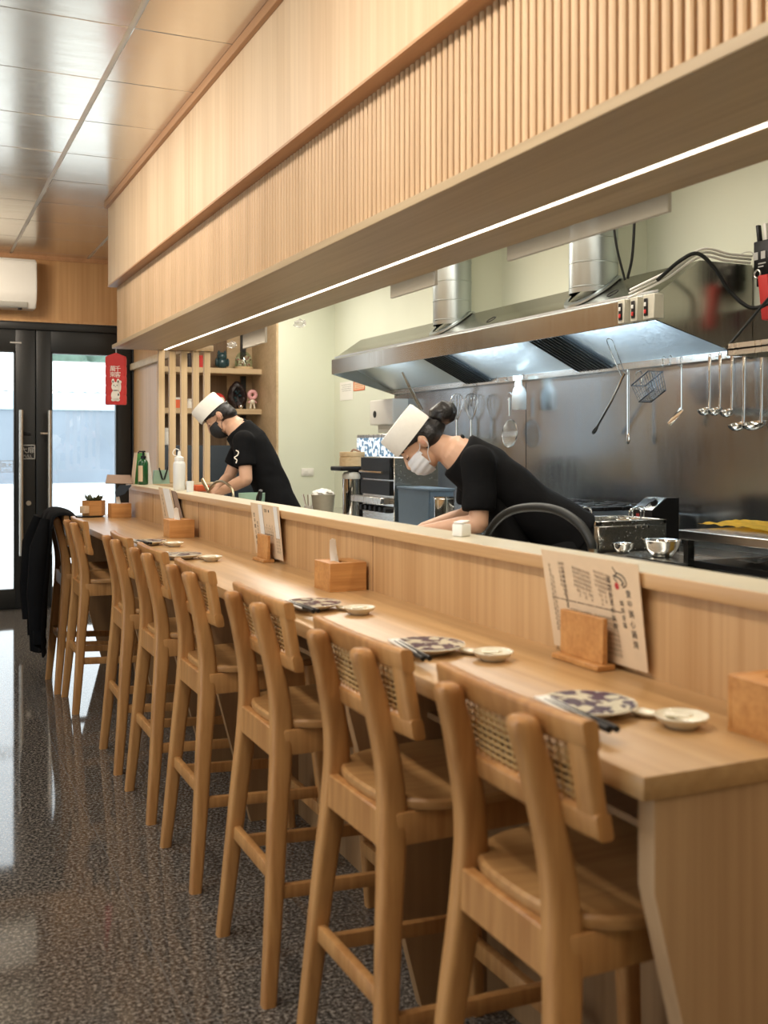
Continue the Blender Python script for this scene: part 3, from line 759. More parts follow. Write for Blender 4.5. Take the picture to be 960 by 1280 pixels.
# bamboo napkin boxes
def make_box(napkin=True):
    t = Thing('napkin_box', None, 'napkin box', (0, 0, 0), 'bamboo napkin boxes on the counter')
    b = nb(); box(b, -.07, .07, -.075, .075, 0, .006)
    box(b, -.07, .07, -.075, -.066, .006, .10, .0015, 1); box(b, -.07, .07, .066, .075, .006, .10, .0015, 1)
    box(b, -.07, -.061, -.066, .066, .006, .10, .0015, 1); box(b, .061, .07, -.066, .066, .006, .10, .0015, 1)
    part(t, 'body', b, 'bamboo')
    b = nb()
    box(b, -.061, -.018, -.066, .066, .092, .099); box(b, .018, .061, -.066, .066, .092, .099); box(b, -.018, .018, -.066, -.04, .092, .099); box(b, -.018, .018, .04, .066, .092, .099)
    part(t, 'lid', b, 'bamboo')
    return t.o
nbx = make_box()
nbx.scale = (KS, KS, KS)
nbp = (((1.243, 1.205, ZC), 'bamboo box at the near end of the counter beside the big menu'), ((1.243, 3.043, ZC), 'bamboo napkin box with one white napkin, between big menu and plastic sleeved menu'),
       ((1.226, 5.116, ZC), 'bamboo napkin box in front of the narrow menu standing by the posts'), ((1.225, 6.70, ZC), 'bamboo napkin box beside the succulent pot'))
for i, (l, lab) in enumerate(nbp):
    l = (l[0], l[1], ZC+.0006)
    if i == 0: nbx.location = l; nbx['label'] = lab
    else: place(nbx, l, 0, lab)
for i, ((x, y, z), h, lab) in enumerate((((1.232, 3.052, ZC+.055), .10, 'white napkin sticking up out of bamboo box under the bending woman'), ((1.222, 5.116, ZC+.055), .088, 'white napkin sticking up from box near the narrow menu'), ((1.225, 6.70, ZC+.055), .075, 'white napkin sticking up from box beside the succulent'))):
    b = nb(); rr = []
    for k in range(7):
        s = k/6; w = .040*(1-.35*s); c = Vector((x-.012*s, y+.01*math.sin(s*3), z+h*s))
        rr.append([c+Vector((w*(-.4), -w*.2, 0)), c+Vector((0, -.010*(1-s)-.003, .004)), c+Vector((w*.5, w*.1, 0)), c+Vector((0.002, .010*(1-s)+.003, .004))])
    rings(b, rr); single('napkin', b, 'white_paper', lab, 'napkin', (x, y, z), 'napkins in bamboo boxes', angle=70)

# ------------------------------------------------------------------ menus in stands
def sheet(p00, p10, p11, p01, th=0.0016):
    b = nb(); n = (p10-p00).cross(p01-p00).normalized()*th
    vs = [b.verts.new(p) for p in (p00, p10, p11, p01)]+[b.verts.new(p-n) for p in (p00, p10, p11, p01)]
    b.faces.new(vs[:4]); b.faces.new(vs[4:][::-1])
    for k in range(4): b.faces.new((vs[k], vs[k+4], vs[(k+1) % 4+4], vs[(k+1) % 4]))
    return b
def menu_print(t, pap, c00, r, up, items):
    """items: (text, fx, fy, size, vertical, material)"""
    by = {}
    n = r.cross(up).normalized()
    for s, fx, fy, size, vert, mt in items:
        b = by.setdefault(mt, nb())
        for k, ch in enumerate(s if vert else [s]):
            c = c00+r*fx+up*(fy-(k*size*1.18 if vert else 0))+n*0.0006
            glyph_bm(b, ch, size, face_mat(c, r, up))
    for mt, b in by.items(): part(t, 'print', b, mt, pap)
def stand(t, x0, x1, yc, w, h):
    b = nb(); box(b, x0-.018, x1+.018, yc-w/2-.006, yc+w/2+.006, ZC+.0006, ZC+.012, .0015, 1); box(b, x0, x0+.012, yc-w/2, yc+w/2, ZC+.012, ZC+h, .0015, 1)
    part(t, 'stand', b, 'bamboo')
# big menu
mt = Thing('menu', 'large kraft paper menu standing against the ledge in a bamboo stand', 'menu', (1.27, 1.79, ZC), 'menus along the ledge')
tl, tr = P(676, 686, X=1.286), P(797, 704, X=1.286); bl, br_ = P(693, 806, X=1.300), P(810, 838, X=1.300)
tl.z = tr.z = 1.121; bl.z = br_.z = .912
pap = part(mt, 'paper', sheet(bl, br_, tr, tl), 'paper')
r = (br_-bl); wd = r.length; r.normalize(); up = (tl-bl); ht = up.length; up.normalize()
it = [('壹中鍋心鍋燒', wd*.925, ht*.70, .0168, True, 'ink'), ('鍋燒意麵', wd*.845, ht*.60, .0124, True, 'ink')]
txt = '湯底麵飯海鮮牛豬雞蛋菜肉丸魚蝦貝菇豆腐烏龍意麵冬粉加點小料白飯'
rg = random.Random(3)
def col(fx, fy, n, s, m='faint_ink'):
    it.append((''.join(rg.choice(txt) for _ in range(n)), fx*wd, fy*ht, s, True, m))
for i in range(9): col(.36+.022*i, .86-.004*i, 5+(i % 3), .0078)
for i in range(8): col(.60+.022*i, .86-.004*i, 4+(i*2 % 5), .0078)
for i in range(3): col(.20+.024*i, .88, 6+2*i, .008)
for i in range(2): col(.08+.03*i, .84-.12*i, 14, .009)
for i in range(16): col(.28+.030*i+(.03 if i > 7 else 0), .42, 8, .0085)
col(.74, .80, 7, .013, 'ink'); col(.24, .80, 10, .009, 'ink')
it.append(('一一一一一一一一', wd*.45, ht*.50, .031, False, 'faint_ink'))
it.append(('●', wd*.82, ht*.755, .019, False, 'red_print'))
menu_print(mt, pap, bl, r, up, it)
b = nb(); nn = r.cross(up).normalized()
def onp(fx, fy): return bl+r*(fx*wd)+up*(fy*ht)+nn*.001
tube(b, [onp(.80, .94), onp(.83, .88), onp(.80, .84), onp(.83, .80)], .0008, 5, 5); tube(b, [onp(.84, .89), onp(.90, .86), onp(.92, .79), onp(.88, .76)], .0011, 5, 5); tube(b, [onp(.80, .86), onp(.86, .84), onp(.89, .80), onp(.87, .78)], .0014, 5, 5)
part(mt, 'ink_drawing', b, 'ink', pap)
stand(mt, 1.266, 1.275, 1.785, .15, .104)
# sleeved menu
mt = Thing('menu', 'menu in clear plastic sleeve standing against the ledge beside the chef in black mask', 'menu', (1.27, 3.75, ZC), 'menus along the ledge')
tl, tr = P(313, 628, X=1.286), P(348, 632, X=1.286); bl, br_ = P(320, 694, X=1.300), P(354, 705, X=1.300)
tl.z = tr.z = 1.119; bl.z = br_.z = .914
pap = part(mt, 'paper', sheet(bl, br_, tr, tl), 'paper')
r = (br_-bl); wd = r.length; r.normalize(); up = (tl-bl); ht = up.length; up.normalize()
it = [('壹中鍋心鍋燒', wd*.10, ht*.76, .0194, True, 'ink'), ('鍋燒意麵', wd*.20, ht*.62, .0124, True, 'ink')]
for i in range(6): col(.50+.05*i, .55+.05*(i % 2), 4, .010)
for i in range(3): col(.85+.05*i, .58, 8, .011)
it.append(('菜單　●', wd*.6, ht*.88, .016, False, 'ink')); it.append(('一一一一', wd*.55, ht*.42, .03, False, 'faint_ink'))
menu_print(mt, pap, bl, r, up, it)
nn = r.cross(up).normalized()*.0015
b = nb()
for f0, f1 in ((.30, .45), (.86, .99)):  # glare on the sleeve drawn as white strips
    q = [bl+r*(f*wd)+up*(g*ht)+nn for f, g in ((f0, .40), (f1, .40), (f1, .99), (f0, .99))]
    b.faces.new([b.verts.new(v) for v in q])
part(mt, 'sleeve_glare', b, 'white_plastic', label='white strips of painted glare on the sleeve')
stand(mt, 1.266, 1.275, P(331, 690, X=1.27).y+.02, .13, .104)
# narrow menu by the posts
mt = Thing('menu', 'narrow bundle of kraft and white menus standing behind a napkin box near the posts', 'menu', (1.27, 5.34, ZC), 'menus along the ledge')
tl, tr = P(198, 611, X=1.286), P(213, 613, X=1.286); bl, br_ = P(206, 660, X=1.300), P(224, 660, X=1.300)
tl.z = tr.z = 1.12; bl.z = br_.z = .912
pap = part(mt, 'paper', sheet(bl, br_, tr, tl), 'paper')
r = (br_-bl); wd = r.length; r.normalize(); up = (tl-bl); ht = up.length; up.normalize()
it = [('壹中鍋心鍋燒', wd*.18, ht*.78, .0194, True, 'ink')]
menu_print(mt, pap, bl, r, up, it)
nn = r.cross(up).normalized()*.003
q = [bl+r*(f*wd)+up*(g*ht)+nn for f, g in ((.45, .25), (.92, .20), (.80, 1.0), (.35, 1.0))]
part(mt, 'white_insert', sheet(q[0], q[1], q[2], q[3]), 'white_paper')
q = [bl+r*(f*wd)+up*(g*ht)-nn*2 for f, g in ((.9, .1), (1.35, .1), (1.15, .95), (.75, .97))]
part(mt, 'dark_insert', sheet(q[0], q[1], q[2], q[3]), 'terracotta')
stand(mt, 1.266, 1.275, 5.34, .11, .08)

# succulent in a hexagonal bamboo pot on a slate tray
c = Vector((1.085, 6.82, ZC))
b = nb(); lathe(b, [(.085, 0), (.09, .003), (.09, .008), (0, .008)], c+Vector((-.03, .0, .0006)), seg=24); single('slate_tray', b, 'black_plastic', 'dark round tray under the succulent pot', 'tray', c-Vector((.03, 0, 0)))
t = Thing('succulent', 'succulent plant in wooden hexagonal pot at far end of counter', 'potted plant', c+Vector((0, 0, .009)))
b = nb(); lathe(b, [(.070, .009), (.073, .012), (.073, .105), (.062, .105), (.062, .09), (0, .09)], c, seg=6); part(t, 'pot', b, 'bamboo')
b = nb(); obox(b, c+Vector((-.060, -.045, .050)), (-.5, .86, 0), (-.86, -.5, 0), (0, 0, 1), .05, .05, .045, .002); part(t, 'label_card', b, 'paper')
b = nb()
for k in range(18):
    a = k*2.4; L = .035+.035*random.random(); e = .25+.75*(1-k/18)
    d = Vector((math.cos(a)*e, math.sin(a)*e, .9)).normalized()
    s = c+Vector((math.cos(a)*.02, math.sin(a)*.02, .09)); rr = []
    x, y = frame_of(d)
    for f, wq in ((0, .008), (.4, .014), (.75, .011), (1, .002)):
        rr.append([s+d*(L*f)+x*(wq*math.cos(q))+y*(wq*.45*math.sin(q)) for q in [2*PI*j/8 for j in range(8)]])
    rings(b, rr)
part(t, 'leaves', b, 'succulent'); b = nb(); lathe(b, [(.060, .088), (.060, .094), (0, .094)], c, seg=12); part(t, 'soil', b, 'soil')

# things on the ledge
def bottle_squeeze(c):
    t = Thing('squeeze_bottle', 'white squeeze bottle with hooked nozzle on the ledge before the posts', 'squeeze bottle', c)
    b = nb(); lathe(b, [(.030, 0), (.033, .004), (.033, .146), (.030, .157), (.024, .164), (.024, .168), (0, .168)], c, seg=24); part(t, 'body', b, 'milky')
    b = nb(); lathe(b, [(.026, .166), (.026, .184), (.011, .191), (.007, .216), (.004, .221), (0, .221)], c, seg=20); part(t, 'cap', b, 'white_plastic')
    b = nb(); tube(b, [c+Vector((0, 0, .19)), c+Vector((-.025, .011, .196)), c+Vector((-.032, .014, .212)), c+Vector((-.018, .009, .231)), c+Vector((0, 0, .225))], .0028, 8, 5); part(t, 'cap_strap', b, 'white_plastic')
p = P(224, 614, X=1.37); bottle_squeeze(Vector((1.37, p.y, ZL)))
p = P(237.5, 617, X=1.37); c = Vector((1.37, p.y, ZL)); b = nb(); lathe(b, [(.016, 0), (.018, .001), (.021, .060), (.020, .060), (.017, .004), (0, .004)], c, seg=20)
single('plastic_cup', b, 'milky', 'small translucent cup beside the white squeeze bottle', 'cup', c)
c = P(577, 664, X=1.37); c = Vector((1.37, c.y, ZL)); t = Thing('napkin_stack', 'small block of folded white paper on ledge in front of the woman', 'napkin', c)
b = nb(); obox(b, c+Vector((0, 0, .018)), (1, .3, 0), (-.3, 1, 0), (0, 0, 1), .038, .038, .034, .004); part(t, 'block', b, 'white_paper')
b = nb(); obox(b, c+Vector((0, 0, .040)), (1, .5, .1), (-.5, 1, 0), (0, 0, 1), .036, .030, .004, .001); part(t, 'flap', b, 'white_paper')
# far ledge end: card stand, bottle, glasses holder, tan card
y0 = 6.85; t = Thing('card_stand', 'green and white tent card at far end of ledge behind the bottle', 'card stand', (1.35, y0, ZL))
for sgn, mm in ((-1, 'paper'), (1, 'white_paper')):
    b = nb(); q = [Vector((1.382+sgn*.058, y0, ZL)), Vector((1.382+sgn*.058, y0-.11, ZL)), Vector((1.382+sgn*.036, y0-.09, ZL+.205)), Vector((1.382+sgn*.036, y0, ZL+.205))]
    part(t, 'card', sheet(*q, th=.004), mm)
b = nb(); box(b, 1.348, 1.416, y0-.004, y0, ZL, ZL+.203); part(t, 'back_card', b, 'green')
b = nb(); prism(b, [(1.415, ZL+.001), (1.438, ZL+.001), (1.417, ZL+.20), (1.405, ZL+.20)], 'XZ', y0-.117, y0-.112); part(t, 'edge_band', b, 'white_paper')
c = Vector((1.372, y0-.165, ZL+.001)); t = Thing('sauce_bottle', 'dark green pump bottle with cream label at far ledge end', 'bottle', c)
b = nb(); lathe(b, [(.028, 0), (.031, .004), (.031, .137), (.026, .152), (.014, .161), (.014, .168), (0, .168)], c, seg=24); part(t, 'body', b, 'dark_green')
b = nb(); lathe(b, [(.017, .166), (.017, .182), (.007, .185), (.006, .205), (.014, .206), (.014, .215), (0, .217)], c, seg=16); tube(b, [c+Vector((0, 0, .210)), c+Vector((-.028, -.01, .212)), c+Vector((-.036, -.012, .20))], .005, 8); part(t, 'pump', b, 'black_plastic')
b = nb(); rr = [[c+Vector((.0318*math.cos(a), .0318*math.sin(a), z)) for a in [PI*.85+k*PI*.55/12 for k in range(13)]] for z in (.02, .122)]
v0 = [b.verts.new(p) for p in rr[0]]; v1 = [b.verts.new(p) for p in rr[1]]
for k in range(12): b.faces.new((v0[k], v0[k+1], v1[k+1], v1[k]))
part(t, 'label', b, 'paper')
c = P(185, 606, X=1.44); c = Vector((1.515, 6.80, ZL+.0005)); t = Thing('card_holder', 'clear green acrylic holder with black clip on ledge beside first post', 'holder', c)
b = nb(); prism(b, [(c.x-.06, ZL+.0008), (c.x+.05, ZL+.0008), (c.x+.04, ZL+.09), (c.x-.05, ZL+.09)], 'XZ', c.y-.02, c.y+.02); part(t, 'block', b, 'mint')
b = nb(); tube(b, [c+Vector((-.022, -.025, .105)), c+Vector((.0, -.026, .03)), c+Vector((.012, -.026, .03)), c+Vector((.036, -.025, .11))], .005, 8); part(t, 'clip', b, 'black_plastic')
t = Thing('tan_card', 'tan card sticking out over the far ledge end', 'card', (1.33, 6.7, ZL))
q = [Vector((1.14, 6.72, ZL+.012)), Vector((1.312, 6.72, ZL+.008)), Vector((1.312, 6.80, ZL+.06)), Vector((1.165, 6.80, ZL+.064))]
part(t, 'card', sheet(*q, th=.004), 'terracotta')
b = nb(); prism(b, [(1.20, 1.03), (1.25, 1.05), (1.292, 1.10), (1.292, 1.105), (1.22, 1.105), (1.19, 1.06)], 'XZ', 6.66, 6.664)
part(t, 'blue_flap', b, 'navy')

# hanging red lantern banner under the bulkhead corner
c = P(143, 470, X=1.22); c = Vector((1.232, 6.86, 0)); zt = 1.955; hh = .335; w = .066
t = Thing('paper_lantern', 'red folded paper lantern with white lettering and a cat, hanging under bulkhead corner', 'lantern', (c.x, c.y, zt-hh))
Rv, Dv = Vector((.95, -.31, 0)), Vector((.31, .95, 0))
b = nb(); rr = []
for k in range(5):
    for f, s in ((0.0, .95), (.14, 1.0), (.86, 1.0), (1.0, .95)):
        z = zt-.022-(hh-.022)*(k+f)/5
        rr.append([Vector((c.x, c.y, z))+Rv*(a*w*s)+Dv*(d*.022*s) for a, d in ((-1, -.6), (-.8, -1), (.8, -1), (1, -.6), (1, .6), (.8, 1), (-.8, 1), (-1, .6))])
rr.insert(0, [Vector((c.x, c.y, zt))+Rv*(a*w*.12)+Dv*(d*.01) for a, d in ((-1, -.6), (-.8, -1), (.8, -1), (1, -.6), (1, .6), (.8, 1), (-.8, 1), (-1, .6))])
rings(b, rr); part(t, 'paper_body', b, 'red', angle=25)
b = nb(); tube(b, [(c.x, c.y, zt-.004), (c.x, c.y, 1.991)], .0018, 6); part(t, 'string', b, 'white_plastic')
def lp(a, z, off=.0232): return Vector((c.x, c.y, zt-z))+Rv*a-Dv*off
b = nb()
for ch, a, z in (('千', .014, .105), ('客', .014, .143), ('萬', -.018, .105), ('來', -.018, .143)):
    glyph_bm(b, ch, .040, face_mat(lp(a, z), Rv, (0, 0, 1)), .0008)
part(t, 'lettering', b, 'print_white')
b = nb()
def disc(bb, a, z, ra, rz, off=.0225, th=.0015):
    rings(bb, [[lp(a+ra*math.cos(q), z-rz*math.sin(q), off+o2) for q in [2*PI*j/24 for j in range(24)]] for o2 in (0, th)])
disc(b, 0, .218, .026, .030); disc(b, 0, .275, .028, .036); disc(b, .026, .22, .009, .034); disc(b, .028, .188, .010, .010)
for s in (-1, 1): disc(b, s*.016, .184, .009, .017); disc(b, s*.014, .303, .014, .010)
cat = part(t, 'cat_print', b, 'print_white')
b = nb()
for s in (-1, 1): disc(b, s*.010, .210, .003, .004, .0242, .0006); disc(b, s*.016, .186, .004, .008, .0242, .0006)
disc(b, 0, .218, .003, .002, .0242, .0006); disc(b, 0, .243, .016, .003, .0242, .0006); disc(b, .018, .270, .004, .008, .0242, .0006)
part(t, 'cat_lines', b, 'ink', cat)

# air conditioner on the end wall
xr = P(46, 350, Y=YD-.22).x; z0, z1 = P(20, 384, Y=YD-.22).z, P(20, 322, Y=YD-.22).z
t = Thing('air_conditioner', 'white wall air conditioner on golden wood above the glass doors', 'air conditioner', (xr-.45, YD-.1, z0))
b = nb(); prism(b, [(YD-.001, z0), (YD-.17, z0), (YD-.215, z0+.06), (YD-.225, z0+.14), (YD-.22, z1-.03), (YD-.19, z1), (YD-.001, z1)], 'YZ', xr-.95, xr)
bmesh.ops.bevel(b, geom=[e for e in b.edges], offset=.008, segments=2, affect='EDGES'); part(t, 'body', b, 'white_plastic')
b = nb(); obox(b, (xr-.47, YD-.2, z0+.028), (1, 0, 0), (0, -.6, .8), (0, .8, .6), .80, .05, .008, .002); part(t, 'louver', b, 'grey_plastic')
b = nb(); box(b, xr-.14, xr-.11, YD-.18, YD-.15, z0-.012, z0+.002, .003); part(t, 'sensor', b, 'black_plastic')

# ------------------------------------------------------------------ shelf unit behind the posts
t = Thing('shelf_unit', 'tall oak shelf unit with dark back behind the posts', 'shelf unit', (2.45, 9.55, 0))
b = nb(); box(b, 3.05, 3.069, 9.0, 9.74, 0, CEIL-.002); part(t, 'side_panel', b, 'shelf_wood')
for z in (2.03, 1.652): 
    b = nb(); box(b, 1.83, 3.05, 9.43, 9.74, z, z+.05, .002, 1); part(t, 'shelf', b, 'shelf_wood')
b = nb(); box(b, 2.80, 3.05, 9.735, 9.745, 0, 2.9); part(t, 'back_board', b, 'shelf_wood')
b = nb(); box(b, 1.85, 3.04, 9.40, 9.72, 0, 1.36, .004); part(t, 'base_cabinet', b, 'navy')
b = nb(); box(b, 2.93, 2.98, 9.70, 9.735, 1.36, CEIL-.01); part(t, 'dark_post', b, 'black_frame')
S1, S2 = 2.0805, 1.7025
def at_shelf(u): return P(u, 500, Y=9.55).x
x = at_shelf(277.5); t = Thing('owl_figurine', 'dark teal figurine on the top shelf beside the glass dome', 'figurine', (x, 9.55, S1))
b = nb(); ell(b, (x, 9.55, S1+.055), (.055, 0, 0), (0, .045, 0), (0, 0, .055)); ell(b, (x, 9.55, S1+.115), (.047, 0, 0), (0, .04, 0), (0, 0, .042)); part(t, 'body', b, 'teal')
for s in (-1, 1):
    b = nb(); lathe(b, [(.018, 0), (.012, .02), (.002, .035)], (x+s*.03, 9.55, S1+.14), seg=10); part(t, 'ear', b, 'teal')
    b = nb(); ell(b, (x+s*.055, 9.545, S1+.06), (.014, 0, 0), (0, .025, 0), (0, 0, .04)); part(t, 'wing', b, 'teal')
x = at_shelf(304.5); t = Thing('glass_dome', 'glass dome with dried flowers on the top shelf', 'glass dome', (x, 9.55, S1))
b = nb(); lathe(b, [(.085, 0), (.088, .005), (.088, .022), (.08, .026), (0, .026)], (x, 9.55, S1), seg=28); part(t, 'base', b, 'steam_wood')
b = nb()
for k in range(22): ball(b, (x+random.uniform(-.055, .055), 9.55+random.uniform(-.04, .04), S1+.05+random.uniform(-.015, .07)), random.uniform(.014, .024), 8, 6)
part(t, 'flowers', b, 'flower')
b = nb(); lathe(b, [(.080, .026), (.082, .08), (.07, .13), (.045, .16), (.012, .172), (0, .173)], (x, 9.55, S1), seg=28); part(t, 'dome', b, 'clear')
x = at_shelf(272); t = Thing('red_figurine', 'round red glittery figurine on shelf just behind the white hat', 'figurine', (x, 9.55, S2))
b = nb(); ell(b, (x, 9.55, S2+.075), (.075, 0, 0), (0, .06, 0), (0, 0, .075)); part(t, 'body', b, 'red'); b = nb(); ell(b, (x+.02, 9.50, S2+.075), (.035, 0, 0), (0, .012, 0), (0, 0, .035)); part(t, 'face', b, 'print_white')
x = at_shelf(296.5); t = Thing('geode', 'large dark hollow crystal geode on the lower shelf', 'geode', (x, 9.55, S2))
b = nb(); bmesh.ops.create_icosphere(b, subdivisions=4, radius=1)
for q in b.verts:
    f = 1+.10*noise.noise(q.co*2.5)+.05*noise.noise(q.co*7)
    zz = q.co.z*.135*f; wx = .095*(1-.25*max(0, q.co.z))*f
    q.co = Vector((q.co.x*wx, q.co.y*.06*f, zz+.128))
    fr = max(0, 1-(q.co.x/.055)**2-((q.co.z-.125)/.09)**2)
    if q.co.y < 0: q.co.y += fr*.07
    q.co += Vector((x, 9.55, S2)); q.co.z = max(q.co.z, S2)
part(t, 'stone', b, 'geode', angle=60)
b = nb()
for k in range(14): 
    c = Vector((x+random.uniform(-.04, .04), 9.545, S2+.05+random.uniform(0, .12))); lathe(b, [(.009, 0), (.009, .012), (.001, .02)], c, (random.uniform(-.4, .4), -1, random.uniform(-.4, .4)), 6)
part(t, 'crystals', b, 'teal')
b = nb(); ball(b, (x+.01, 9.47, S2+.022), .022); single('crystal_ball', b, 'chrome', 'small shiny ball in front of the geode', 'ball', (x+.01, 9.47, S2))
x = P(317, 500, Y=9.48).x-.012; t = Thing('ring_figurine', 'pink ring headed figurine on little legs beside the geode', 'figurine', (x, 9.48, S2))
b = nb(); torus(b, (x, 9.48, S2+.135), (0, 1, 0), .032, .019, 28, 10); part(t, 'ring_head', b, 'pink')
b = nb(); ell(b, (x, 9.48, S2+.07), (.026, 0, 0), (0, .02, 0), (0, 0, .026)); part(t, 'body', b, 'porcelain')
for s in (-1, 1): b = nb(); cyl(b, (x+s*.022, 9.48, S2+.006), (x+s*.012, 9.48, S2+.06), .009, .008, 10); part(t, 'leg', b, 'porcelain')
for s in (-1, 1): b = nb(); cyl(b, (x+s*.04, 9.48, S2+.06), (x+s*.012, 9.48, S2+.085), .007, .008, 10); part(t, 'arm', b, 'pink')
for (u, zz, col_, nm, lab, w, h) in ((222, S2, 'orange', 'orange_box', 'orange box on lower shelf seen between second and third posts', .075, .10), (236.5, S2, 'white_plastic', 'white_jar', 'white jar on lower shelf seen between the third and fourth posts', .06, .09), (236.5, S1, 'geode', 'dark_vase', 'dark vase on top shelf seen between the third and fourth posts', .05, .14), (251, S1, 'red', 'red_jar', 'dark red jar on top shelf seen between fourth and fifth posts', .06, .12), (208, 1.36, 'white_plastic', 'white_canister', 'white canister on the navy cabinet seen right of the first post', .08, .16)):
    zz += .0005 if zz < 1.5 else 0; x = at_shelf(u); c = Vector((x, 9.55, zz)); t = Thing(nm, lab, nm.split('_')[1], c)
    b = nb()
    if 'box' in nm: box(b, x-w/2, x+w/2, 9.52, 9.58, zz, zz+h*.8, .003, 1)
    else: lathe(b, [(w*.4, 0), (w*.5, .004), (w*.52, h*.6), (w*.36, h*.78), (w*.36, h*.8), (0, h*.8)], c, seg=20)
    part(t, 'body', b, col_)
    b = nb()
    if 'box' in nm: box(b, x-w/2-.003, x+w/2+.003, 9.517, 9.583, zz+h*.8, zz+h, .003, 1)
    else: lathe(b, [(w*.42, h*.8), (w*.42, h*.97), (w*.3, h), (0, h)], c, seg=20)
    part(t, 'lid', b, 'white_plastic' if 'box' in nm else col_)

# ------------------------------------------------------------------ kitchen: worktop behind the ledge, steel wall, hood
t = Thing('prep_counter', 'steel prep counter running behind the oak ledge', 'counter', (1.62, 3.7, 0))
b = nb(); box(b, 1.412, 1.84, 0.6, 6.74, .84, .88, .003, 1); part(t, 'worktop', b, 'steel')
b = nb(); box(b, 1.412, 1.78, 0.6, 6.74, .10, .84); part(t, 'cabinet', b, 'steel')
t = Thing('cook_counter', 'steel cooking counter along kitchen wall under the hood', 'counter', (3.1, 4.6, 0))
b = nb(); box(b, 2.62, 3.605, 1.6, 7.9, .81, .85, .003, 1); part(t, 'worktop', b, 'steel')
b = nb(); box(b, 2.68, 3.605, 1.6, 7.9, .08, .81); part(t, 'cabinet', b, 'steel')
b = nb(); box(b, 3.606, XW-.001, 1.2, 7.66, .85, 2.0)
wl = mesh_obj('wall_cladding', b, 'steel_wall'); wl['kind'] = 'structure'
b = nb()
for yy in (5.68, 3.0): box(b, 3.6045, 3.606, yy-.002, yy+.002, .86, 1.76)
o = mesh_obj('joint', b, 'grille', wl)

HX0, HX1, HY0, HY1 = 3.04, 3.604, 3.715, 7.62
t = Thing('range_hood', 'long stainless steel extractor hood over the cooking line', 'range hood', (3.3, 5.6, 1.76))
side = [(HX0, 1.917), (HX0, 2.03), (3.29, 2.2), (HX1, 2.2), (HX1, 1.76)]
for y0, y1 in ((HY0, HY0+.012), (HY1-.012, HY1)):
    b = nb(); prism(b, side, 'XZ', y0, y1); part(t, 'side_panel', b, 'steel_hood')
b = nb(); box(b, HX0, HX0+.012, HY0+.012, HY1-.012, 1.917, 2.03); part(t, 'fascia', b, 'steel_hood')
b = nb(); prism(b, [(HX0, 2.03), (3.29, 2.2), (HX1, 2.2), (HX1, 2.19), (3.295, 2.19), (HX0+.012, 2.026)], 'XZ', HY0+.012, HY1-.012); part(t, 'top', b, 'steel_hood')
b = nb(); prism(b, [(3.06, 2.045), (3.57, 1.80), (3.575, 1.807), (3.06, 2.055)], 'XZ', HY0+.013, HY1-.013); part(t, 'lining', b, 'steel_in')
b = nb(); prism(b, [(3.555, 1.77), (3.555, 1.805), (3.566, 1.805), (3.566, 1.78), (HX1, 1.78), (HX1, 1.77)], 'XZ', HY0+.013, HY1-.013)
part(t, 'grease_rail', b, 'steel')
for y0, y1 in ((4.715, 5.047), (6.04, 6.37)):
    b = nb()
    fr = Vector((.51, 0, -.245)).normalized(); nr = Vector((fr.z, 0, -fr.x))
    obox(b, Vector((3.315, (y0+y1)/2, 1.9225))+nr*.012, fr, (0, 1, 0), nr, .555, y1-y0, .012, .002)
    for k in range(9): obox(b, Vector((3.315, y0+(y1-y0)*(k+.5)/9, 1.9225))+nr*.02, fr, (0, 1, 0), nr, .54, .012, .008)
    part(t, 'filter', b, 'grille')
for yc, ln in ((4.25, .7), (5.55, .7), (6.9, .5)):
    b = nb(); box(b, 3.056, 3.074, yc-ln/2, yc+ln/2, 1.985, 2.003, .004); part(t, 'lamp_tube', b, 'led')
for u, v in ((747, 360), (601, 392)):
    p = P(u, v, X=3.09); b = nb(); torus(b, (3.09, p.y-.12, 2.088), (-.56, 0, .83), .03, .003, 20, 6); part(t, 'lifting_ring', b, 'dark_metal')
# switch boxes and conduit
for k in range(3):
    y = P(786+16*k, 386, X=3.03).y
    s = Thing('switch_box', ('left', 'middle', 'right')[k]+' one of three beige switch boxes on hood fascia', 'switch', (3.03, y, 1.925), 'switch boxes on the hood')
    b = nb(); box(b, 2.985, HX0-.0005, y-.024-(.03 if k == 2 else 0), y+.024, 1.915, 2.025, .003, 1); part(s, 'housing', b, 'grey_btn')
    b = nb(); box(b, 2.980, 2.985, y-.012, y+.014, 1.930, 2.008, .002, 1); part(s, 'plate', b, 'black_plastic')
    b = nb(); box(b, 2.975, 2.981, y-.006, y+.008, 1.940, 1.958, .002, 1); part(s, 'red_button', b, 'red')
    b = nb(); box(b, 2.976, 2.981, y-.006, y+.008, 1.972, 1.990, .002, 1); part(s, 'white_button', b, 'white_plastic')
for k, (o2, mm, nm) in enumerate(((0.0, 'white_plastic', 'lowest'), (.018, 'grey_plastic', 'middle'), (.034, 'white_plastic', 'topmost'))):
    b = nb(); y = HY0-.006-o2*.2
    tube(b, [(3.0, 3.86-o2*.4, 2.030+o2), (3.02, 3.80-o2*.4, 2.05+o2), (3.12, HY0+.02-o2*.5, 2.11+o2), (3.29, HY0+.0-o2*.3, 2.215+o2), (3.45, HY0-o2*.3, 2.209+o2*.9), (3.59, HY0-o2*.3, 2.209+o2*.9)], .006, 8, 6)
    single('cable', b, mm, nm+' pale cable running from switch boxes up the hood end', 'cable', (3.0, 3.86, 2.026), 'pale cables on the hood')
b = nb(); d0 = 4.74
tube(b, [P(822, 350, d=4.56), P(850, 326, d=4.60), P(872, 317, d=4.58), P(893, 335, d=4.60), P(910, 361, d=4.66), P(928, 379, d=4.64), P(943, 385, d=4.62), P(962, 378, d=4.60), P(985, 360, d=4.58)], .009, 8, 6)
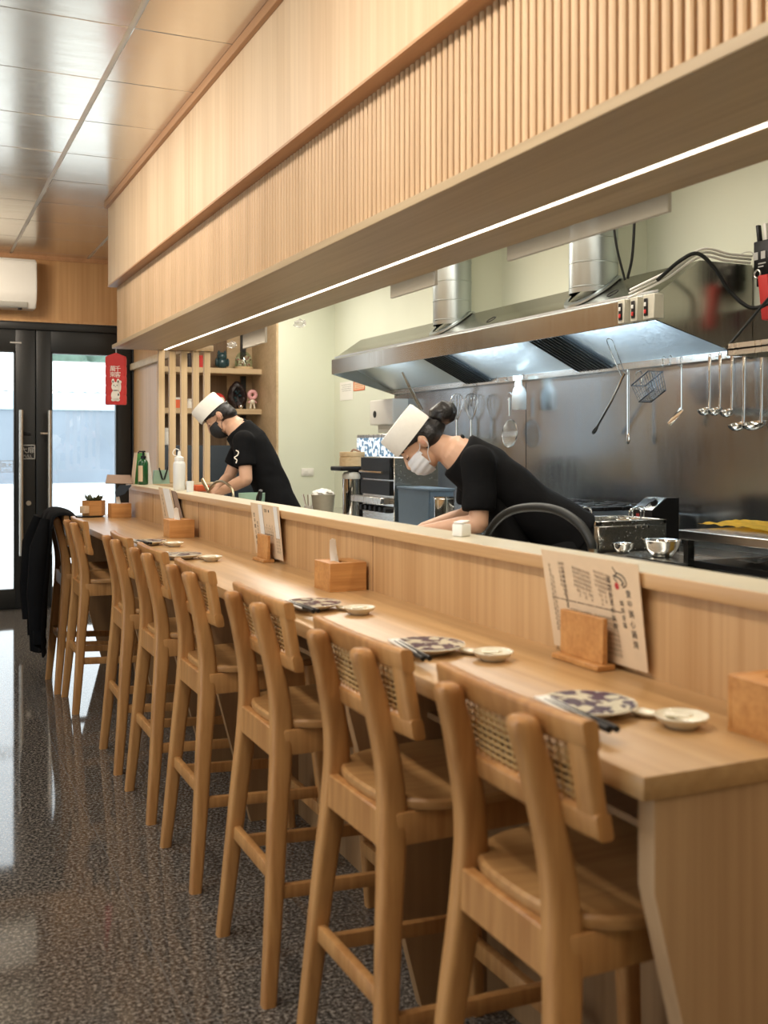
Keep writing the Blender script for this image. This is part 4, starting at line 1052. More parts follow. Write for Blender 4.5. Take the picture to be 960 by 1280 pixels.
single('cable', b, 'rubber', 'thick dark grey cable drooping across the hood end panel', 'cable', P(822, 350, d=4.56))
b = nb(); tube(b, [P(919, 323, d=4.86), P(930, 316, d=4.85), P(940, 316, d=4.83), P(943, 328, d=4.82)], .003, 6, 6); single('cable', b, 'grey_plastic', 'thin looped wire rising from the hood top near the red tool', 'cable', P(919, 323, d=4.86))
# ducts
for y, lab in ((4.43, 'ribbed galvanised duct nearest the switch boxes'), (5.96, 'ribbed galvanised duct farther along hood towards the doors')):
    t = Thing('exhaust_duct', lab, 'duct', (3.22, y, 2.1), 'hood exhaust ducts')
    b = nb(); prof = [(.125, 2.135)]
    z = 2.16
    while z < CEIL-.02:
        prof += [(.125, z), (.127, z+.002), (.127, z+.006), (.125, z+.008)]; z += .125
    prof.append((.125, CEIL-.003))
    lathe(b, prof, (3.22, y, 0), seg=48)
    for v in b.verts:
        v.co.z = max(v.co.z, min(2.03+(v.co.x-3.04)*.68, 2.2)+.006+(v.co.z-2.135)*.06)
    bmesh.ops.delete(b, geom=[f for f in b.faces if len(f.verts) > 4], context='FACES_ONLY'); part(t, 'pipe', b, 'galv', angle=20)
    b = nb(); lathe(b, [(.15, 2.13), (.15, 2.142), (.1265, 2.145), (.1265, 2.13)], (3.22, y, 0), seg=40)
    for v in b.verts: v.co.z = min(2.03+(v.co.x-3.04)*.68, 2.2)+.006+(v.co.z-2.13)
    bmesh.ops.delete(b, geom=[f for f in b.faces if len(f.verts) > 4], context='FACES_ONLY'); part(t, 'flange', b, 'galv')
b = nb()
tube(b, [(3.16, 4.20, CEIL-.01), (3.165, 4.205, 2.6), (3.18, 4.19, 2.36), (3.22, 4.17, 2.17)], .006, 8, 6); single('cable', b, 'rubber', 'black cable hanging from ceiling right against the second duct', 'cable', (3.16, 4.2, 2.17))
b = nb()
tube(b, [(3.22, 4.09, CEIL-.01), (3.22, 4.09, 2.6), (3.22, 4.11, 2.3), (3.22, 4.15, 2.175)], .007, 8, 6); single('cable', b, 'rubber', 'second black cable hanging from ceiling, farther from the duct', 'cable', (3.22, 4.1, 2.17))

# ------------------------------------------------------------------ utensils on the rail
XRL = 3.55
def hook(b, p):
    tube(b, [p+Vector((.012, 0, .012)), p+Vector((0, 0, .024)), p+Vector((-.010, 0, .012)), p+Vector((-.004, 0, -.006)), p+Vector((-.008, 0, -.026)), p+Vector((-.02, 0, -.020))], .002, 6, 4)
def ladle(u, v0, v1, lab, r=.036, big=False):
    p = P(u, v0, X=XRL-.02); q = P(u, v1, X=XRL-.02); L = p.z-q.z
    t = Thing('ladle', lab, 'ladle', (p.x, p.y, q.z), 'steel ladles hanging from the hood rail')
    b = nb(); x, y = p.x, p.y; zb = q.z
    rr = []
    for s, w, th in ((0, .011, .004), (.05, .014, .004), (.3, .010, .005), (.75, .008, .006), (1, .010, .005)):
        z = zb+.03+(L-.03)*(1-s); rr.append([Vector((x+(.0 if s < .9 else -.005)+a, y+bb, z)) for a, bb in rrect(th, w*1.6, th*.4, 2)])
    rings(b, rr)
    torus(b, (x, y, zb+L+.004), (1, 0, 0), .008, .002, 14, 6)
    part(t, 'handle', b, 'chrome')
    b = nb(); lathe(b, [(.004, -.002), (r*.6, .004), (r*.92, .018), (r, .032), (r*.96, .032), (r*.86, .018), (r*.5, .007), (0, .004)], (x-r*.7, y, zb), (-.25, 0, 1), 24); part(t, 'bowl', b, 'chrome')
ladle(887, 446, 519, 'first steel ladle from the strainer side, hanging from hood rail')
ladle(900, 444, 519, 'second steel ladle in the row of five on the hood rail')
ladle(915, 443, 521, 'middle steel ladle in the row of five on the hood rail')
ladle(930, 441, 538, 'fourth, longer steel ladle in the row of five on the hood rail', .045)
ladle(952, 440, 537, 'last large steel ladle in the row, closest to the red handled tool', .055)
# straight tongs, open tongs
def tongs(name_lab, pts_a, pts_b, head):
    t = Thing('tongs', name_lab, 'tongs', pts_a[-1], 'tongs on the hood rail')
    for pts in (pts_a, pts_b):
        if not pts: continue
        b = nb(); n = len(pts)
        tube(b, pts, .0065, 8); d = (pts[-1]-pts[-2]).normalized(); e = pts[-1]
        x, y = frame_of(d)
        rr = [[e+d*l+x*(w*math.cos(q))+y*(.35*w*math.sin(q)) for q in [2*PI*k/10 for k in range(10)]] for l, w in ((-.01, .007), (.012, .015), (.035, .017), (.05, .009), (.053, .002))]
        rings(b, rr); part(t, 'arm', b, head if isinstance(head, str) else head)
    return t
X2 = XRL-.03
tongs('straight steel tongs hanging from hood rail between open tongs and fry basket', [P(785, 462, X=X2), P(785, 500, X=X2), P(785, 543, X=X2)], None, 'chrome')
t = tongs('open steel tongs spread wide, tilted on the hood rail', [P(781, 466, X=3.50), P(765, 500, X=3.50), P(746, 534, X=3.50)], None, 'chrome')
b = nb(); tube(b, [P(780, 464, X=3.49), P(770, 437, X=3.36), P(765, 425, X=3.28), P(759, 424, X=3.28), P(761, 433, X=3.34), P(777, 470, X=3.49)], .0025, 6, 5); part(t, 'loop', b, 'chrome')
# fry basket
c = P(812, 484, X=3.42); t = Thing('fry_basket', 'wire fry basket hanging tilted from the hood rail', 'basket', c, None)
ex, ey, ez = Vector((0, -.87, .42)).normalized(), Vector((-1, 0, 0)), Vector((0, .42, .87)).normalized()
b = nb()
def bp(a, bb, cc): return c+ex*a+ey*bb+ez*cc
A, B_, C_ = .075, .045, .05
for cc, k in ((C_, 1.0), (-C_, .85)):
    tube(b, [bp(-A*k, -B_*k, cc), bp(A*k, -B_*k, cc), bp(A*k, B_*k, cc), bp(-A*k, B_*k, cc), bp(-A*k, -B_*k, cc)], .0038, 6)
for i in range(9):
    f = -1+2*i/8
    for bb in (-1, 1): tube(b, [bp(A*f, B_*bb, C_), bp(A*f*.85, B_*bb*.85, -C_)], .0016, 5)
    tube(b, [bp(A*f*.85, -B_*.85, -C_), bp(A*f*.85, B_*.85, -C_)], .0016, 5)
for i in range(6):
    f = -1+2*i/5
    for aa in (-1, 1): tube(b, [bp(A*aa, B_*f, C_), bp(A*aa*.85, B_*f*.85, -C_)], .0016, 5)
for g in (-.5, 0, .5):
    for bb in (-1, 1): tube(b, [bp(-A*(.925+.075*g), B_*bb*(.925+.075*g), C_*g), bp(A*(.925+.075*g), B_*bb*(.925+.075*g), C_*g)], .0011, 5)
part(t, 'wire_basket', b, 'dark_wire')
b = nb(); tube(b, [bp(-A, -.02, C_), bp(-A*.6, -.02, C_+.05), bp(-A*.4, .0, C_+.06), bp(-A*.6, .02, C_+.05), bp(-A, .02, C_)], .003, 6, 4); part(t, 'handle', b, 'chrome')
for g in (-.02, .03):
    b = nb(); hook(b, Vector((3.535, c.y+g, 1.79))); part(t, 'hook', b, 'chrome')
# spatula
p, q = P(852, 455, X=X2), P(852, 512, X=X2); t = Thing('spatula', 'thin steel spatula hanging between the fry basket and the ladles', 'spatula', q)
b = nb(); tube(b, [p, (p+q)/2, q], .004, 8); part(t, 'handle', b, 'chrome'); b = nb(); hook(b, p+Vector((0, 0, .012))); part(t, 'hook', b, 'chrome')
b = nb(); e = P(837, 530, X=X2-.03); dd = e-q; obox(b, (q+e)/2, dd, dd.cross(Vector((1, 0, 0))), dd.cross(dd.cross(Vector((1, 0, 0)))), dd.length*1.1, .030, .004, .001); part(t, 'blade', b, 'chrome')
# spray bottle
c = P(649, 512, X=X2-.02); t = Thing('spray_bottle', 'white spray bottle hooked on the hood rail beside the strainer', 'spray bottle', c)
b = nb(); lathe(b, [(.040, 0), (.045, .006), (.045, .10), (.038, .13), (.018, .155), (.018, .165), (0, .165)], c, seg=24); part(t, 'body', b, 'milky')
b = nb(); cyl(b, c+Vector((0, 0, .16)), c+Vector((0, 0, .19)), .02, .017); obox(b, c+Vector((0, .015, .20)), (0, 1, 0), (1, 0, 0), (0, 0, 1), .09, .022, .028, .005); tube(b, [c+Vector((0, .03, .19)), c+Vector((0, .045, .16)), c+Vector((0, .04, .145))], .005, 8, 3); part(t, 'trigger_head', b, 'white_plastic')
# strainer
p = P(637, 497, X=X2); q = P(637, 542, X=X2); t = Thing('strainer', 'round mesh strainer with straight handle hanging under the hood rail', 'strainer', q)
b = nb(); tube(b, [p, P(637, 505, X=X2), P(637, 520, X=X2)], [.010, .011, .008], 10); part(t, 'handle', b, 'chrome')
R_ = .088
b = nb(); torus(b, q, (-1, 0, .1), R_, .004, 36, 8); hook(b, p+Vector((0, 0, .01))); part(t, 'rim', b, 'chrome')
b = nb()
for i in range(-9, 10):
    f = i/10; hw = R_*math.sqrt(max(0, 1-f*f))
    for ax in (0, 1):
        pts = []
        for k in range(9):
            g = (k/8*2-1)*hw; rr2 = (f*R_)**2+g*g; dep = .035*(1-rr2/R_**2)
            pts.append(q+(Vector((dep, f*R_, g)) if ax == 0 else Vector((dep, g, f*R_))))
        tube(b, pts, .0012, 4)
part(t, 'mesh', b, 'steel')
# whisk, and its reflection modelled as a second whisk shape
for u, lab, mm in ((571, 'balloon whisk hanging behind the woman hair bun', 'chrome'), (589, 'reflection of the balloon whisk, modelled as a second whisk shape', 'chrome')):
    p, q = P(u, 492, X=X2), P(u, 548, X=X2); t = Thing('whisk', lab, 'whisk', q, 'whisks on the hood rail')
    m = P(u, 526, X=X2)
    b = nb()
    for k in range(6):
        a = PI*k/6; w = .045; L = p.z-m.z
        pts = [m+Vector((math.cos(a)*w*f, math.sin(a)*w*f, L*z)) for f, z in ((.12, 0), (.7, .35), (1, .7), (.7, .93), (0, 1), (-.7, .93), (-1, .7), (-.7, .35), (-.12, 0))]
        tube(b, pts, .0016, 5, 3)
    part(t, 'wires', b, mm); b = nb(); cyl(b, m+Vector((0, 0, .01)), q, .009, .012, 12); part(t, 'handle', b, mm)
# tongs near the hood end, hooks
p, q = P(503, 465, X=3.27), P(528, 512, X=3.42); t = Thing('long_tongs', 'long steel tongs hanging inside far end of the hood', 'tongs', q)
for o2 in (0, .03):
    b = nb(); tube(b, [p, (p+q)/2+Vector((0, o2, 0)), q+Vector((0, o2, 0))], .008, 8); part(t, 'arm', b, 'steel')
for u in (622, 634, 655, 594): 
    p = P(u, 486, X=3.555); b = nb(); hook(b, Vector((3.556, p.y, 1.80))); single('hook', b, 'chrome', {622: 'empty steel hook left of the strainer on hood rail', 634: 'steel hook just above the strainer handle', 655: 'steel hook beside the spray bottle on hood rail', 594: 'empty steel hook near the whisk on the hood rail'}[u], 'hook', Vector((3.556, p.y, 1.78)), 'hooks on the hood rail')

# hanging shelf and knife holder at the right
t = Thing('hanging_shelf', 'steel hanging shelf with diagonal rod beside the hood end', 'shelf', (3.3, 2.6, 1.73))
b = nb(); box(b, 3.0, 3.60, 2.0, 3.23, 1.735, 1.742); box(b, 3.0, 3.006, 2.0, 3.23, 1.715, 1.762); box(b, 3.0, 3.60, 3.224, 3.23, 1.715, 1.762); box(b, 3.0, 3.60, 2.0, 2.006, 1.715, 1.762); part(t, 'tray', b, 'handle_steel')
for y in (3.22, 2.02):
    b = nb(); tube(b, [(3.005, y, 1.76), (3.61, y, 2.34)], .006, 8); part(t, 'rod', b, 'dark_metal')
t = Thing('knife_holder', 'black wall knife holder with pale lettering above the hanging shelf', 'knife holder', (3.59, 3.5, 2.14))
pz1, pz0 = P(950, 302, X=3.57).z, P(950, 345, X=3.57).z; ya = P(945, 320, X=3.57).y
b = nb(); box(b, 3.555, XW-.001, ya-.26, ya, pz0, pz1, .004); box(b, 3.56, XW-.001, ya-.24, ya-.012, pz0-.05, pz0, .004); part(t, 'body', b, 'black_plastic')
b = nb()
for k, ch in enumerate('ABC'): box(b, 3.5535, 3.556, ya-.028-.045*k, ya-.012-.045*k+.01, pz1-.085, pz1-.05)
box(b, 3.5535, 3.556, ya-.075, ya-.03, pz1-.108, pz1-.102); box(b, 3.5535, 3.556, ya-.062, ya-.03, pz1-.122, pz1-.116); part(t, 'print', b, 'sign_grey')
for k in range(5):
    b = nb(); y = ya-.018-.045*k; obox(b, (3.58, y+.008, pz1+.035), (0, 1, 0), (1, 0, 0), (0, .12, 1), .017, .02, .09, .003)
    o = single('knife', b, 'black_plastic' if k % 2 == 0 else 'white_plastic', ('black', 'white')[k % 2]+' knife handle in wall holder, '+('nearest the hood', 'second from hood', 'third from the hood', 'fourth from hood', 'fifth from the hood')[k], 'knife', (3.58, y, pz1), 'knives in the wall holder')
p = P(955, 345, X=3.54); t = Thing('red_tool', 'red handled tool hanging under black knife holder', 'tool', (3.53, p.y-.03, P(955, 402, X=3.54).z))
z1_, z0_ = p.z, P(955, 402, X=3.54).z
b = nb(); obox(b, (3.52, p.y-.04, (z1_+z0_)/2), (0, 1, 0), (1, 0, 0), (0, .12, 1), .06, .04, z1_-z0_, .008); part(t, 'handle', b, 'red'); b = nb(); torus(b, (3.52, p.y+.02, z1_+.01), (1, 0, 0), .018, .004); part(t, 'ring', b, 'handle_steel')

# wall notices, soap dispenser, switch plate
for (u0, u1, v0, v1, mm, lab) in ((425, 441, 476, 501, 'white_paper', 'white printed notice on cream wall left of dispenser'), (442, 456, 475, 489, 'paper', 'small orange bordered card on cream wall above dispenser')):
    p0, p1 = P(u0, v1, X=XW-.002), P(u1, v0, X=XW-.002); t = Thing('notice', lab, 'notice', p0, 'notices on the kitchen wall')
    b = nb(); box(b, XW-.003, XW-.0005, p1.y, p0.y, p0.z, p1.z); o = part(t, 'sheet', b, mm)
    b = nb()
    if mm == 'paper':
        for a in ((p1.y, p0.y, p1.z-.01, p1.z), (p1.y, p0.y, p0.z, p0.z+.01), (p1.y, p1.y+.014, p0.z, p1.z), (p0.y-.014, p0.y, p0.z, p1.z)): box(b, XW-.004, XW-.003, *a)
    for k in range(4): box(b, XW-.0038, XW-.003, p1.y+.03, p0.y-.04-.02*(k % 2), p1.z-.03-.018*k, p1.z-.025-.018*k)
    part(t, 'print', b, 'orange' if mm == 'paper' else 'sign_grey', o)
p0, p1 = P(466, 532, X=3.5), P(495, 498, X=3.5); t = Thing('soap_dispenser', 'white paper towel dispenser on wall left of hood', 'dispenser', (3.55, (p0.y+p1.y)/2, p0.z))
b = nb(); box(b, 3.47, XW-.001, p1.y, p0.y, p0.z, p1.z, .012, 3); part(t, 'case', b, 'white_plastic')
b = nb(); cyl(b, (3.466, p0.y-.11, p0.z+.09), (3.475, p0.y-.11, p0.z+.09), .028, seg=20); part(t, 'window', b, 'black_plastic')
b = nb(); box(b, 3.50, XW-.001, p1.y-.02, p0.y-.1, p0.z-.06, p0.z, .004); part(t, 'outlet', b, 'grey_plastic')
p = P(384.5, 590, Y=8.995); t = Thing('switch_plate', 'white light switch plate on the cream end wall', 'switch', (p.x, 8.995, p.z))
b = nb(); box(b, p.x-.06, p.x+.06, 8.99, 8.9995, p.z-.035, p.z+.035, .003); part(t, 'plate', b, 'white_plastic')
b = nb(); box(b, p.x-.045, p.x-.005, 8.985, 8.9905, p.z-.02, p.z+.02, .002); box(b, p.x+.005, p.x+.045, 8.985, 8.9905, p.z-.02, p.z+.02, .002); part(t, 'rocker', b, 'white_plastic')

# ------------------------------------------------------------------ equipment on the cooking counter
ZK = .85
# noodle boiler
xa = 2.64; dB = xa*1430/864*1.0; c0 = P(748, 652, X=xa); ya = c0.y; zt = c0.z; y1 = P(697, 650, X=xa).y; x1 = xa+.36
t = Thing('noodle_boiler', 'square steel noodle boiler with wire basket handles on cooking counter', 'boiler', (xa+.18, (ya+y1)/2, ZK))
b = nb(); box(b, xa, x1, ya, y1, ZK, zt-.02, .004, 1)
for q in ((xa, x1, ya, ya+.02), (xa, x1, y1-.02, y1), (xa, xa+.02, ya, y1), (x1-.02, x1, ya, y1)): box(b, q[0], q[1], q[2], q[3], zt-.02, zt, .002, 1)
part(t, 'tank', b, 'steel')
b = nb()
for i in range(3):
    for j in range(2): cyl(b, (xa+.20+i*.03, ya-.003, zt-.03-.05*j), (xa+.20+i*.03, ya+.001, zt-.03-.05*j), .006, seg=10)
part(t, 'bolt', b, 'chrome')
lz = P(720, 672, X=xa); b = nb(); box(b, xa-.002, xa, lz.y-.03, lz.y+.03, lz.z-.018, lz.z+.018); lb = part(t, 'label', b, 'white_paper')
b = nb(); glyph_bm(b, 'ESEE', .024, face_mat((xa-.0025, lz.y, lz.z), (0, -1, 0), (0, 0, 1))); part(t, 'label_print', b, 'ink', lb)
b = nb(); glyph_bm(b, '注意高溫', .02, face_mat((xa-.001, lz.y, lz.z-.035), (0, -1, 0), (0, 0, 1)), .0004); part(t, 'warning_print', b, 'red_print')
for (fx, fy) in ((.08, .25), (.25, .12), (.33, .2)):
    cx, cy = xa+fx, ya+fy
    b = nb(); torus(b, (cx, cy, zt-.005), (0, 0, 1), .055, .003, 24, 6)
    tube(b, [(cx-.03, cy-.045, zt), (cx-.03, cy-.047, zt+.035), (cx, cy-.05, zt+.048), (cx+.03, cy-.047, zt+.035), (cx+.03, cy-.045, zt)], .004, 8, 4)
    s = single('noodle_basket', b, 'chrome', {.08: 'wire noodle basket nearest the woman in boiler', .25: 'wire noodle basket at front centre of boiler', .33: 'wire noodle basket at far corner of boiler'}[fx], 'basket', (cx, cy, zt-.01), 'noodle baskets')
# gas range
t = Thing('gas_range', 'low black topped gas range behind the noodle boiler', 'stove', (3.25, 4.75, ZK))
b = nb(); box(b, 2.95, 3.55, 4.15, 5.3, ZK, 1.0, .004, 1); part(t, 'body', b, 'steel')
b = nb(); box(b, 2.97, 3.53, 4.17, 5.28, 1.0, 1.012); part(t, 'top', b, 'dark_metal')
for cy in (4.45, 5.0):
    b = nb()
    for k in range(5): box(b, 3.0, 3.5, cy-.22+.11*k-.008, cy-.22+.11*k+.008, 1.03, 1.05, .002, 1); box(b, 3.02+.11*k, 3.036+.11*k, cy-.24, cy+.24, 1.03, 1.05, .002, 1)
    for sx in (3.02, 3.47):
        for sy in (-.22, .22): box(b, sx, sx+.02, cy+sy-.01, cy+sy+.01, 1.01, 1.035)
    part(t, 'grate', b, 'dark_metal')
# induction controller
x, ya2, yb2 = 3.18, 3.915, 4.06; t = Thing('control_box', 'black control box with sloped panel and knob behind the boiler', 'control box', (x+.08, 3.99, ZK))
b = nb(); prism(b, [(x, ZK), (x, 1.045), (x+.085, 1.105), (x+.16, 1.105), (x+.16, ZK)], 'XZ', ya2, yb2); part(t, 'case', b, 'black_plastic')
n = Vector((-.06, 0, .085)).normalized(); a = Vector((.085, 0, .06)).normalized(); cc = Vector((x+.0425, (ya2+yb2)/2, 1.075))
b = nb(); obox(b, cc+n*.003, a, (0, 1, 0), n, .10, yb2-ya2-.006, .004, .002); part(t, 'panel', b, 'steel')
b = nb(); obox(b, cc+n*.006+Vector((0, .03, 0)), a, (0, 1, 0), n, .06, .07, .003, .001); part(t, 'display', b, 'black_plastic')
b = nb(); q = cc+n*.005+Vector((0, -.042, 0)); cyl(b, q, q+n*.022, .019, .016); part(t, 'knob', b, 'black_plastic')
b = nb(); glyph_bm(b, '88', .025, face_mat((x-.001, 4.02, 1.02), (0, -1, 0), (0, 0, 1)), .0005); part(t, 'red_digits', b, 'red_print')
# front-right table with griddle back panel, cloths
xa = 2.64; p = P(848, 662, X=xa); yt = p.y; zt2 = p.z
t = Thing('steel_stand', 'black and steel appliance stand holding a yellow cloth', 'stand', (2.9, yt-.5, ZK))
b = nb(); box(b, xa, 3.22, yt-1.1, yt, zt2-.035, zt2, .003, 1); part(t, 'top', b, 'steel')
for sy in (yt-.03, yt-1.08):
    for sx in (xa+.02, 3.17): b = nb(); box(b, sx, sx+.03, sy, sy+.025, ZK, zt2-.035); part(t, 'leg', b, 'steel')
b = nb(); box(b, 3.17, 3.22, yt-1.1, yt-.02, zt2, zt2+.14, .003, 1); part(t, 'back_panel', b, 'black_plastic')
b = nb(); box(b, xa+.03, 3.2, yt-1.08, yt-.05, .90, .925, .003, 1); box(b, 3.1, 3.2, yt-1.08, yt-.05, .85, zt2-.04); part(t, 'lower_shelf', b, 'black_plastic')
def cloth(name, mat, lab, c, sx, sy, seed):
    b = nb(); g = []
    for i in range(15):
        row = []
        for j in range(15):
            x, y = (i/14-.5)*sx, (j/14-.5)*sy
            h = .010+.016*abs(noise.noise(Vector((x*12+seed, y*12, seed))))+.006*noise.noise(Vector((x*30, y*30, seed)))
            row.append(b.verts.new((c[0]+x+.02*noise.noise(Vector((y*8, seed, 0))), c[1]+y+.02*noise.noise(Vector((x*8, 0, seed))), c[2]+h)))
        g.append(row)
    for i in range(14):
        for j in range(14): b.faces.new((g[i][j], g[i+1][j], g[i+1][j+1], g[i][j+1]))
    bmesh.ops.solidify(b, geom=b.faces[:], thickness=.006)
    single(name, b, mat, lab, 'cloth', c, None, 80)
p = P(925, 660, z=zt2); cloth('yellow_cloth', 'yellow', 'crumpled yellow cloth on the appliance stand top', Vector((p.x+.06, p.y-.08, zt2)), .30, .42, 1.0)
p = P(945, 702, z=.935); cloth('white_cloth', 'white_paper', 'folded white cloth on black lower shelf of the stand', Vector((max(p.x, 2.76), p.y, .925)), .11, .11, 5.0)
t = Thing('work_tray', 'low black work tray holding steel bowls in front of the boiler', 'tray', (2.78, 3.33, ZK))
b = nb(); box(b, 2.63, 2.95, 3.10, 3.555, ZK+.0005, .905, .003, 1); part(t, 'base', b, 'dark_metal')
b = nb(); box(b, 2.64, 2.94, 3.11, 3.545, .905, .909); part(t, 'grid_top', b, 'steel')
# bowls in front of the boiler
for (u, v, r_, lab, mm) in ((827, 688, .075, 'steel mixing bowl on counter right of the noodle boiler', 'chrome'), (779, 684, .045, 'small steel bowl on counter directly before the noodle boiler', 'chrome')):
    p = P(u, v, X=2.74 if u > 800 else 2.69); c = Vector((p.x, p.y, .9095))
    b = nb(); lathe(b, [(r_*.45, 0), (r_*.55, .003), (r_*.85, r_*.45), (r_, r_*.85), (r_*1.05, r_*.9), (r_*.95, r_*.85), (r_*.8, r_*.45), (r_*.5, .008), (0, .006)], c, seg=32)
    # stands on a riser tray
    single('steel_bowl', b, mm, lab, 'bowl', c, 'steel bowls by the boiler')

# far end equipment left of the woman
def K(u, v, x): return P(u, v, X=x)
p = K(439, 640, 2.78); c = Vector((2.78, p.y, ZK)); 
t = Thing('rice_warmer', 'black hot water urn with steel body, bamboo steamer on top', 'urn', c)
top = K(439, 583, 2.78).z
b = nb(); lathe(b, [(.058, .01), (.060, .015), (.060, top-ZK-.06), (.0, top-ZK-.06)], c, seg=28); part(t, 'steel_body', b, 'chrome')
b = nb(); lathe(b, [(.062, top-ZK-.085), (.063, top-ZK-.06), (.050, top-ZK-.04), (0, top-ZK-.031)], c, seg=28); part(t, 'rim', b, 'grey_plastic')
b = nb(); lathe(b, [(.065, 0), (.065, .012), (0, .012)], c, seg=28); box(b, c.x+.03, c.x+.12, c.y-.02, c.y+.14, ZK, top-.01, .01); box(b, c.x-.10, c.x+.12, c.y-.06, c.y+.14, top-.03, top, .008); part(t, 'frame', b, 'black_plastic')
cs = Vector((c.x+.02, c.y+.03, top)); t = Thing('bamboo_steamer', 'round bamboo steamer on top of the black urn', 'steamer', cs)
b = nb(); lathe(b, [(.085, 0), (.088, .003), (.088, .06), (.084, .06), (.083, .068), (.088, .07), (.088, .098), (.08, .10), (0, .098)], cs, seg=32); part(t, 'drum', b, 'steam_wood')
b = nb(); tube(b, [cs+Vector((-.02, -.03, .098)), cs+Vector((-.01, -.05, .115)), cs+Vector((.03, -.08, .10))], .007, 8, 3); part(t, 'handle', b, 'terracotta')
# stacked appliance: black oven over knob range with screen behind
xk = 2.74; pa, pb = K(453, 640, xk), K(489, 640, xk); y0, y1 = pb.y, pa.y
z_o1, z_o0 = K(470, 571, xk).z, K(470, 618, xk).z
t = Thing('coffee_machine', 'black fronted oven with steel side and row of black knobs', 'oven', (xk+.15, (y0+y1)/2, ZK))
b = nb(); box(b, xk+.01, xk+.32, y0-.02, y1+.02, ZK, z_o1, .004, 1); part(t, 'case', b, 'steel')
b = nb(); box(b, xk-.012, xk+.01, y0, y1, z_o0+.10, z_o1-.005, .003, 1); dd = part(t, 'door', b, 'black_plastic')
b = nb(); tube(b, [(xk-.04, y0+.05, z_o0+.145), (xk-.04, y1-.05, z_o0+.145)], .008, 8); part(t, 'handle', b, 'chrome', dd)
b = nb(); box(b, xk-.012, xk+.01, y0, y1, z_o0+.0, z_o0+.09, .003, 1); part(t, 'drawer', b, 'black_plastic')
b = nb(); box(b, xk-.05, xk+.01, y0+.05, y1+.08, z_o0-.055, z_o0-.015, .003, 1); part(t, 'drip_tray', b, 'handle_steel')
for k in range(6):
    b = nb(); y = y0+(y1-y0)*(k+.5)/6; cyl(b, (xk+.01, y, z_o0-.09), (xk-.03, y, z_o0-.09), .022, .018, 14); part(t, 'knob', b, 'black_plastic')
px = 2.86; pa, pb = K(446, 560, px+.3), K(489, 560, px+.3); 
t = Thing('display_screen', 'lit bluish screen standing behind the black oven', 'screen', (px+.3, (pa.y+pb.y)/2, ZK))
zt3, zb3 = K(467, 543, px+.3).z, K(467, 585, px+.3).z
b = nb(); box(b, px+.30, px+.33, pb.y-.06, pa.y, zb3, zt3, .004, 1); part(t, 'frame', b, 'handle_steel')
b = nb(); box(b, px+.297, px+.30, pb.y-.05, pa.y-.01, zb3+.01, zt3-.025); part(t, 'picture', b, 'screen')
b = nb(); box(b, px+.27, px+.37, (pa.y+pb.y)/2-.08, (pa.y+pb.y)/2+.08, ZK, ZK+.015); box(b, px+.305, px+.33, (pa.y+pb.y)/2-.02, (pa.y+pb.y)/2+.02, ZK+.015, zb3+.02); part(t, 'foot', b, 'black_plastic')
xk = 2.74; pa, pb = K(498, 640, xk), K(535, 640, xk); zt4 = K(515, 610, xk).z
t = Thing('plastic_bin', 'blue grey plastic bin on counter beside the oven', 'bin', (xk+.08, (pa.y+pb.y)/2, ZK))
b = nb(); prism(b, [(pb.y-.0, ZK), (pa.y, ZK), (pa.y+.01, zt4), (pb.y-.02, zt4)], 'YZ', xk, xk+.16); bmesh.ops.bevel(b, geom=b.edges[:], offset=.006, segments=2, affect='EDGES'); part(t, 'body', b, 'blue_bin')
b = nb(); box(b, xk-.006, xk+.166, pb.y-.026, pa.y+.016, zt4-.012, zt4+.004, .004); part(t, 'lid', b, 'blue_bin')
xk = 2.72; p = K(555, 640, xk); zt5 = K(555, 621, xk).z; c = Vector((xk, p.y, ZK)); hh2 = zt5-ZK
t = Thing('steel_canister', 'tall steel canister on counter just below the woman face', 'canister', c)
b = nb(); lathe(b, [(.055, 0), (.057, .004), (.057, hh2-.012), (.061, hh2-.008), (.061, hh2), (.054, hh2), (.052, .01), (0, .01)], c, seg=32); part(t, 'body', b, 'chrome')
# beige tub with cloth, chopsticks, rear
xk = 2.70; p = K(404, 642, xk); zt6 = K(404, 618, xk).z; c = Vector((xk, p.y, ZK)); hh2 = zt6-ZK
t = Thing('beige_tub', 'beige tub with white cloth left of the urn', 'tub', c)
b = nb(); lathe(b, [(.062, 0), (.066, .004), (.085, hh2-.01), (.09, hh2), (.084, hh2), (.06, .01), (0, .01)], c, seg=28); part(t, 'tub', b, 'beige')
b = nb(); bmesh.ops.create_icosphere(b, subdivisions=3, radius=1)
for q in b.verts: q.co = Vector((q.co.x*.075, q.co.y*.075, q.co.z*.035))*(1+.35*noise.noise(q.co*2.2))+c+Vector((0, 0, hh2+.005))
part(t, 'cloth', b, 'white_paper')
t = Thing('chopstick_pot', 'bunch of wooden chopsticks standing left of the beige tub', 'chopsticks', (2.5+.16, K(384, 640, 2.66).y, ZK))
cc = Vector((2.66, K(386, 640, 2.66).y, ZK))
b = nb(); lathe(b, [(.03, 0), (.035, .07), (.032, .07), (.028, .005), (0, .005)], cc, seg=18); part(t, 'pot', b, 'white_plastic')
for k in range(6):
    b = nb(); a = k*1.05; cyl(b, cc+Vector((.01*math.cos(a), .01*math.sin(a), .01)), cc+Vector((.05*math.cos(a), .05*math.sin(a), .15)), .003, .004, 8); part(t, 'chopstick', b, ('terracotta', 'white_plastic')[k % 2])

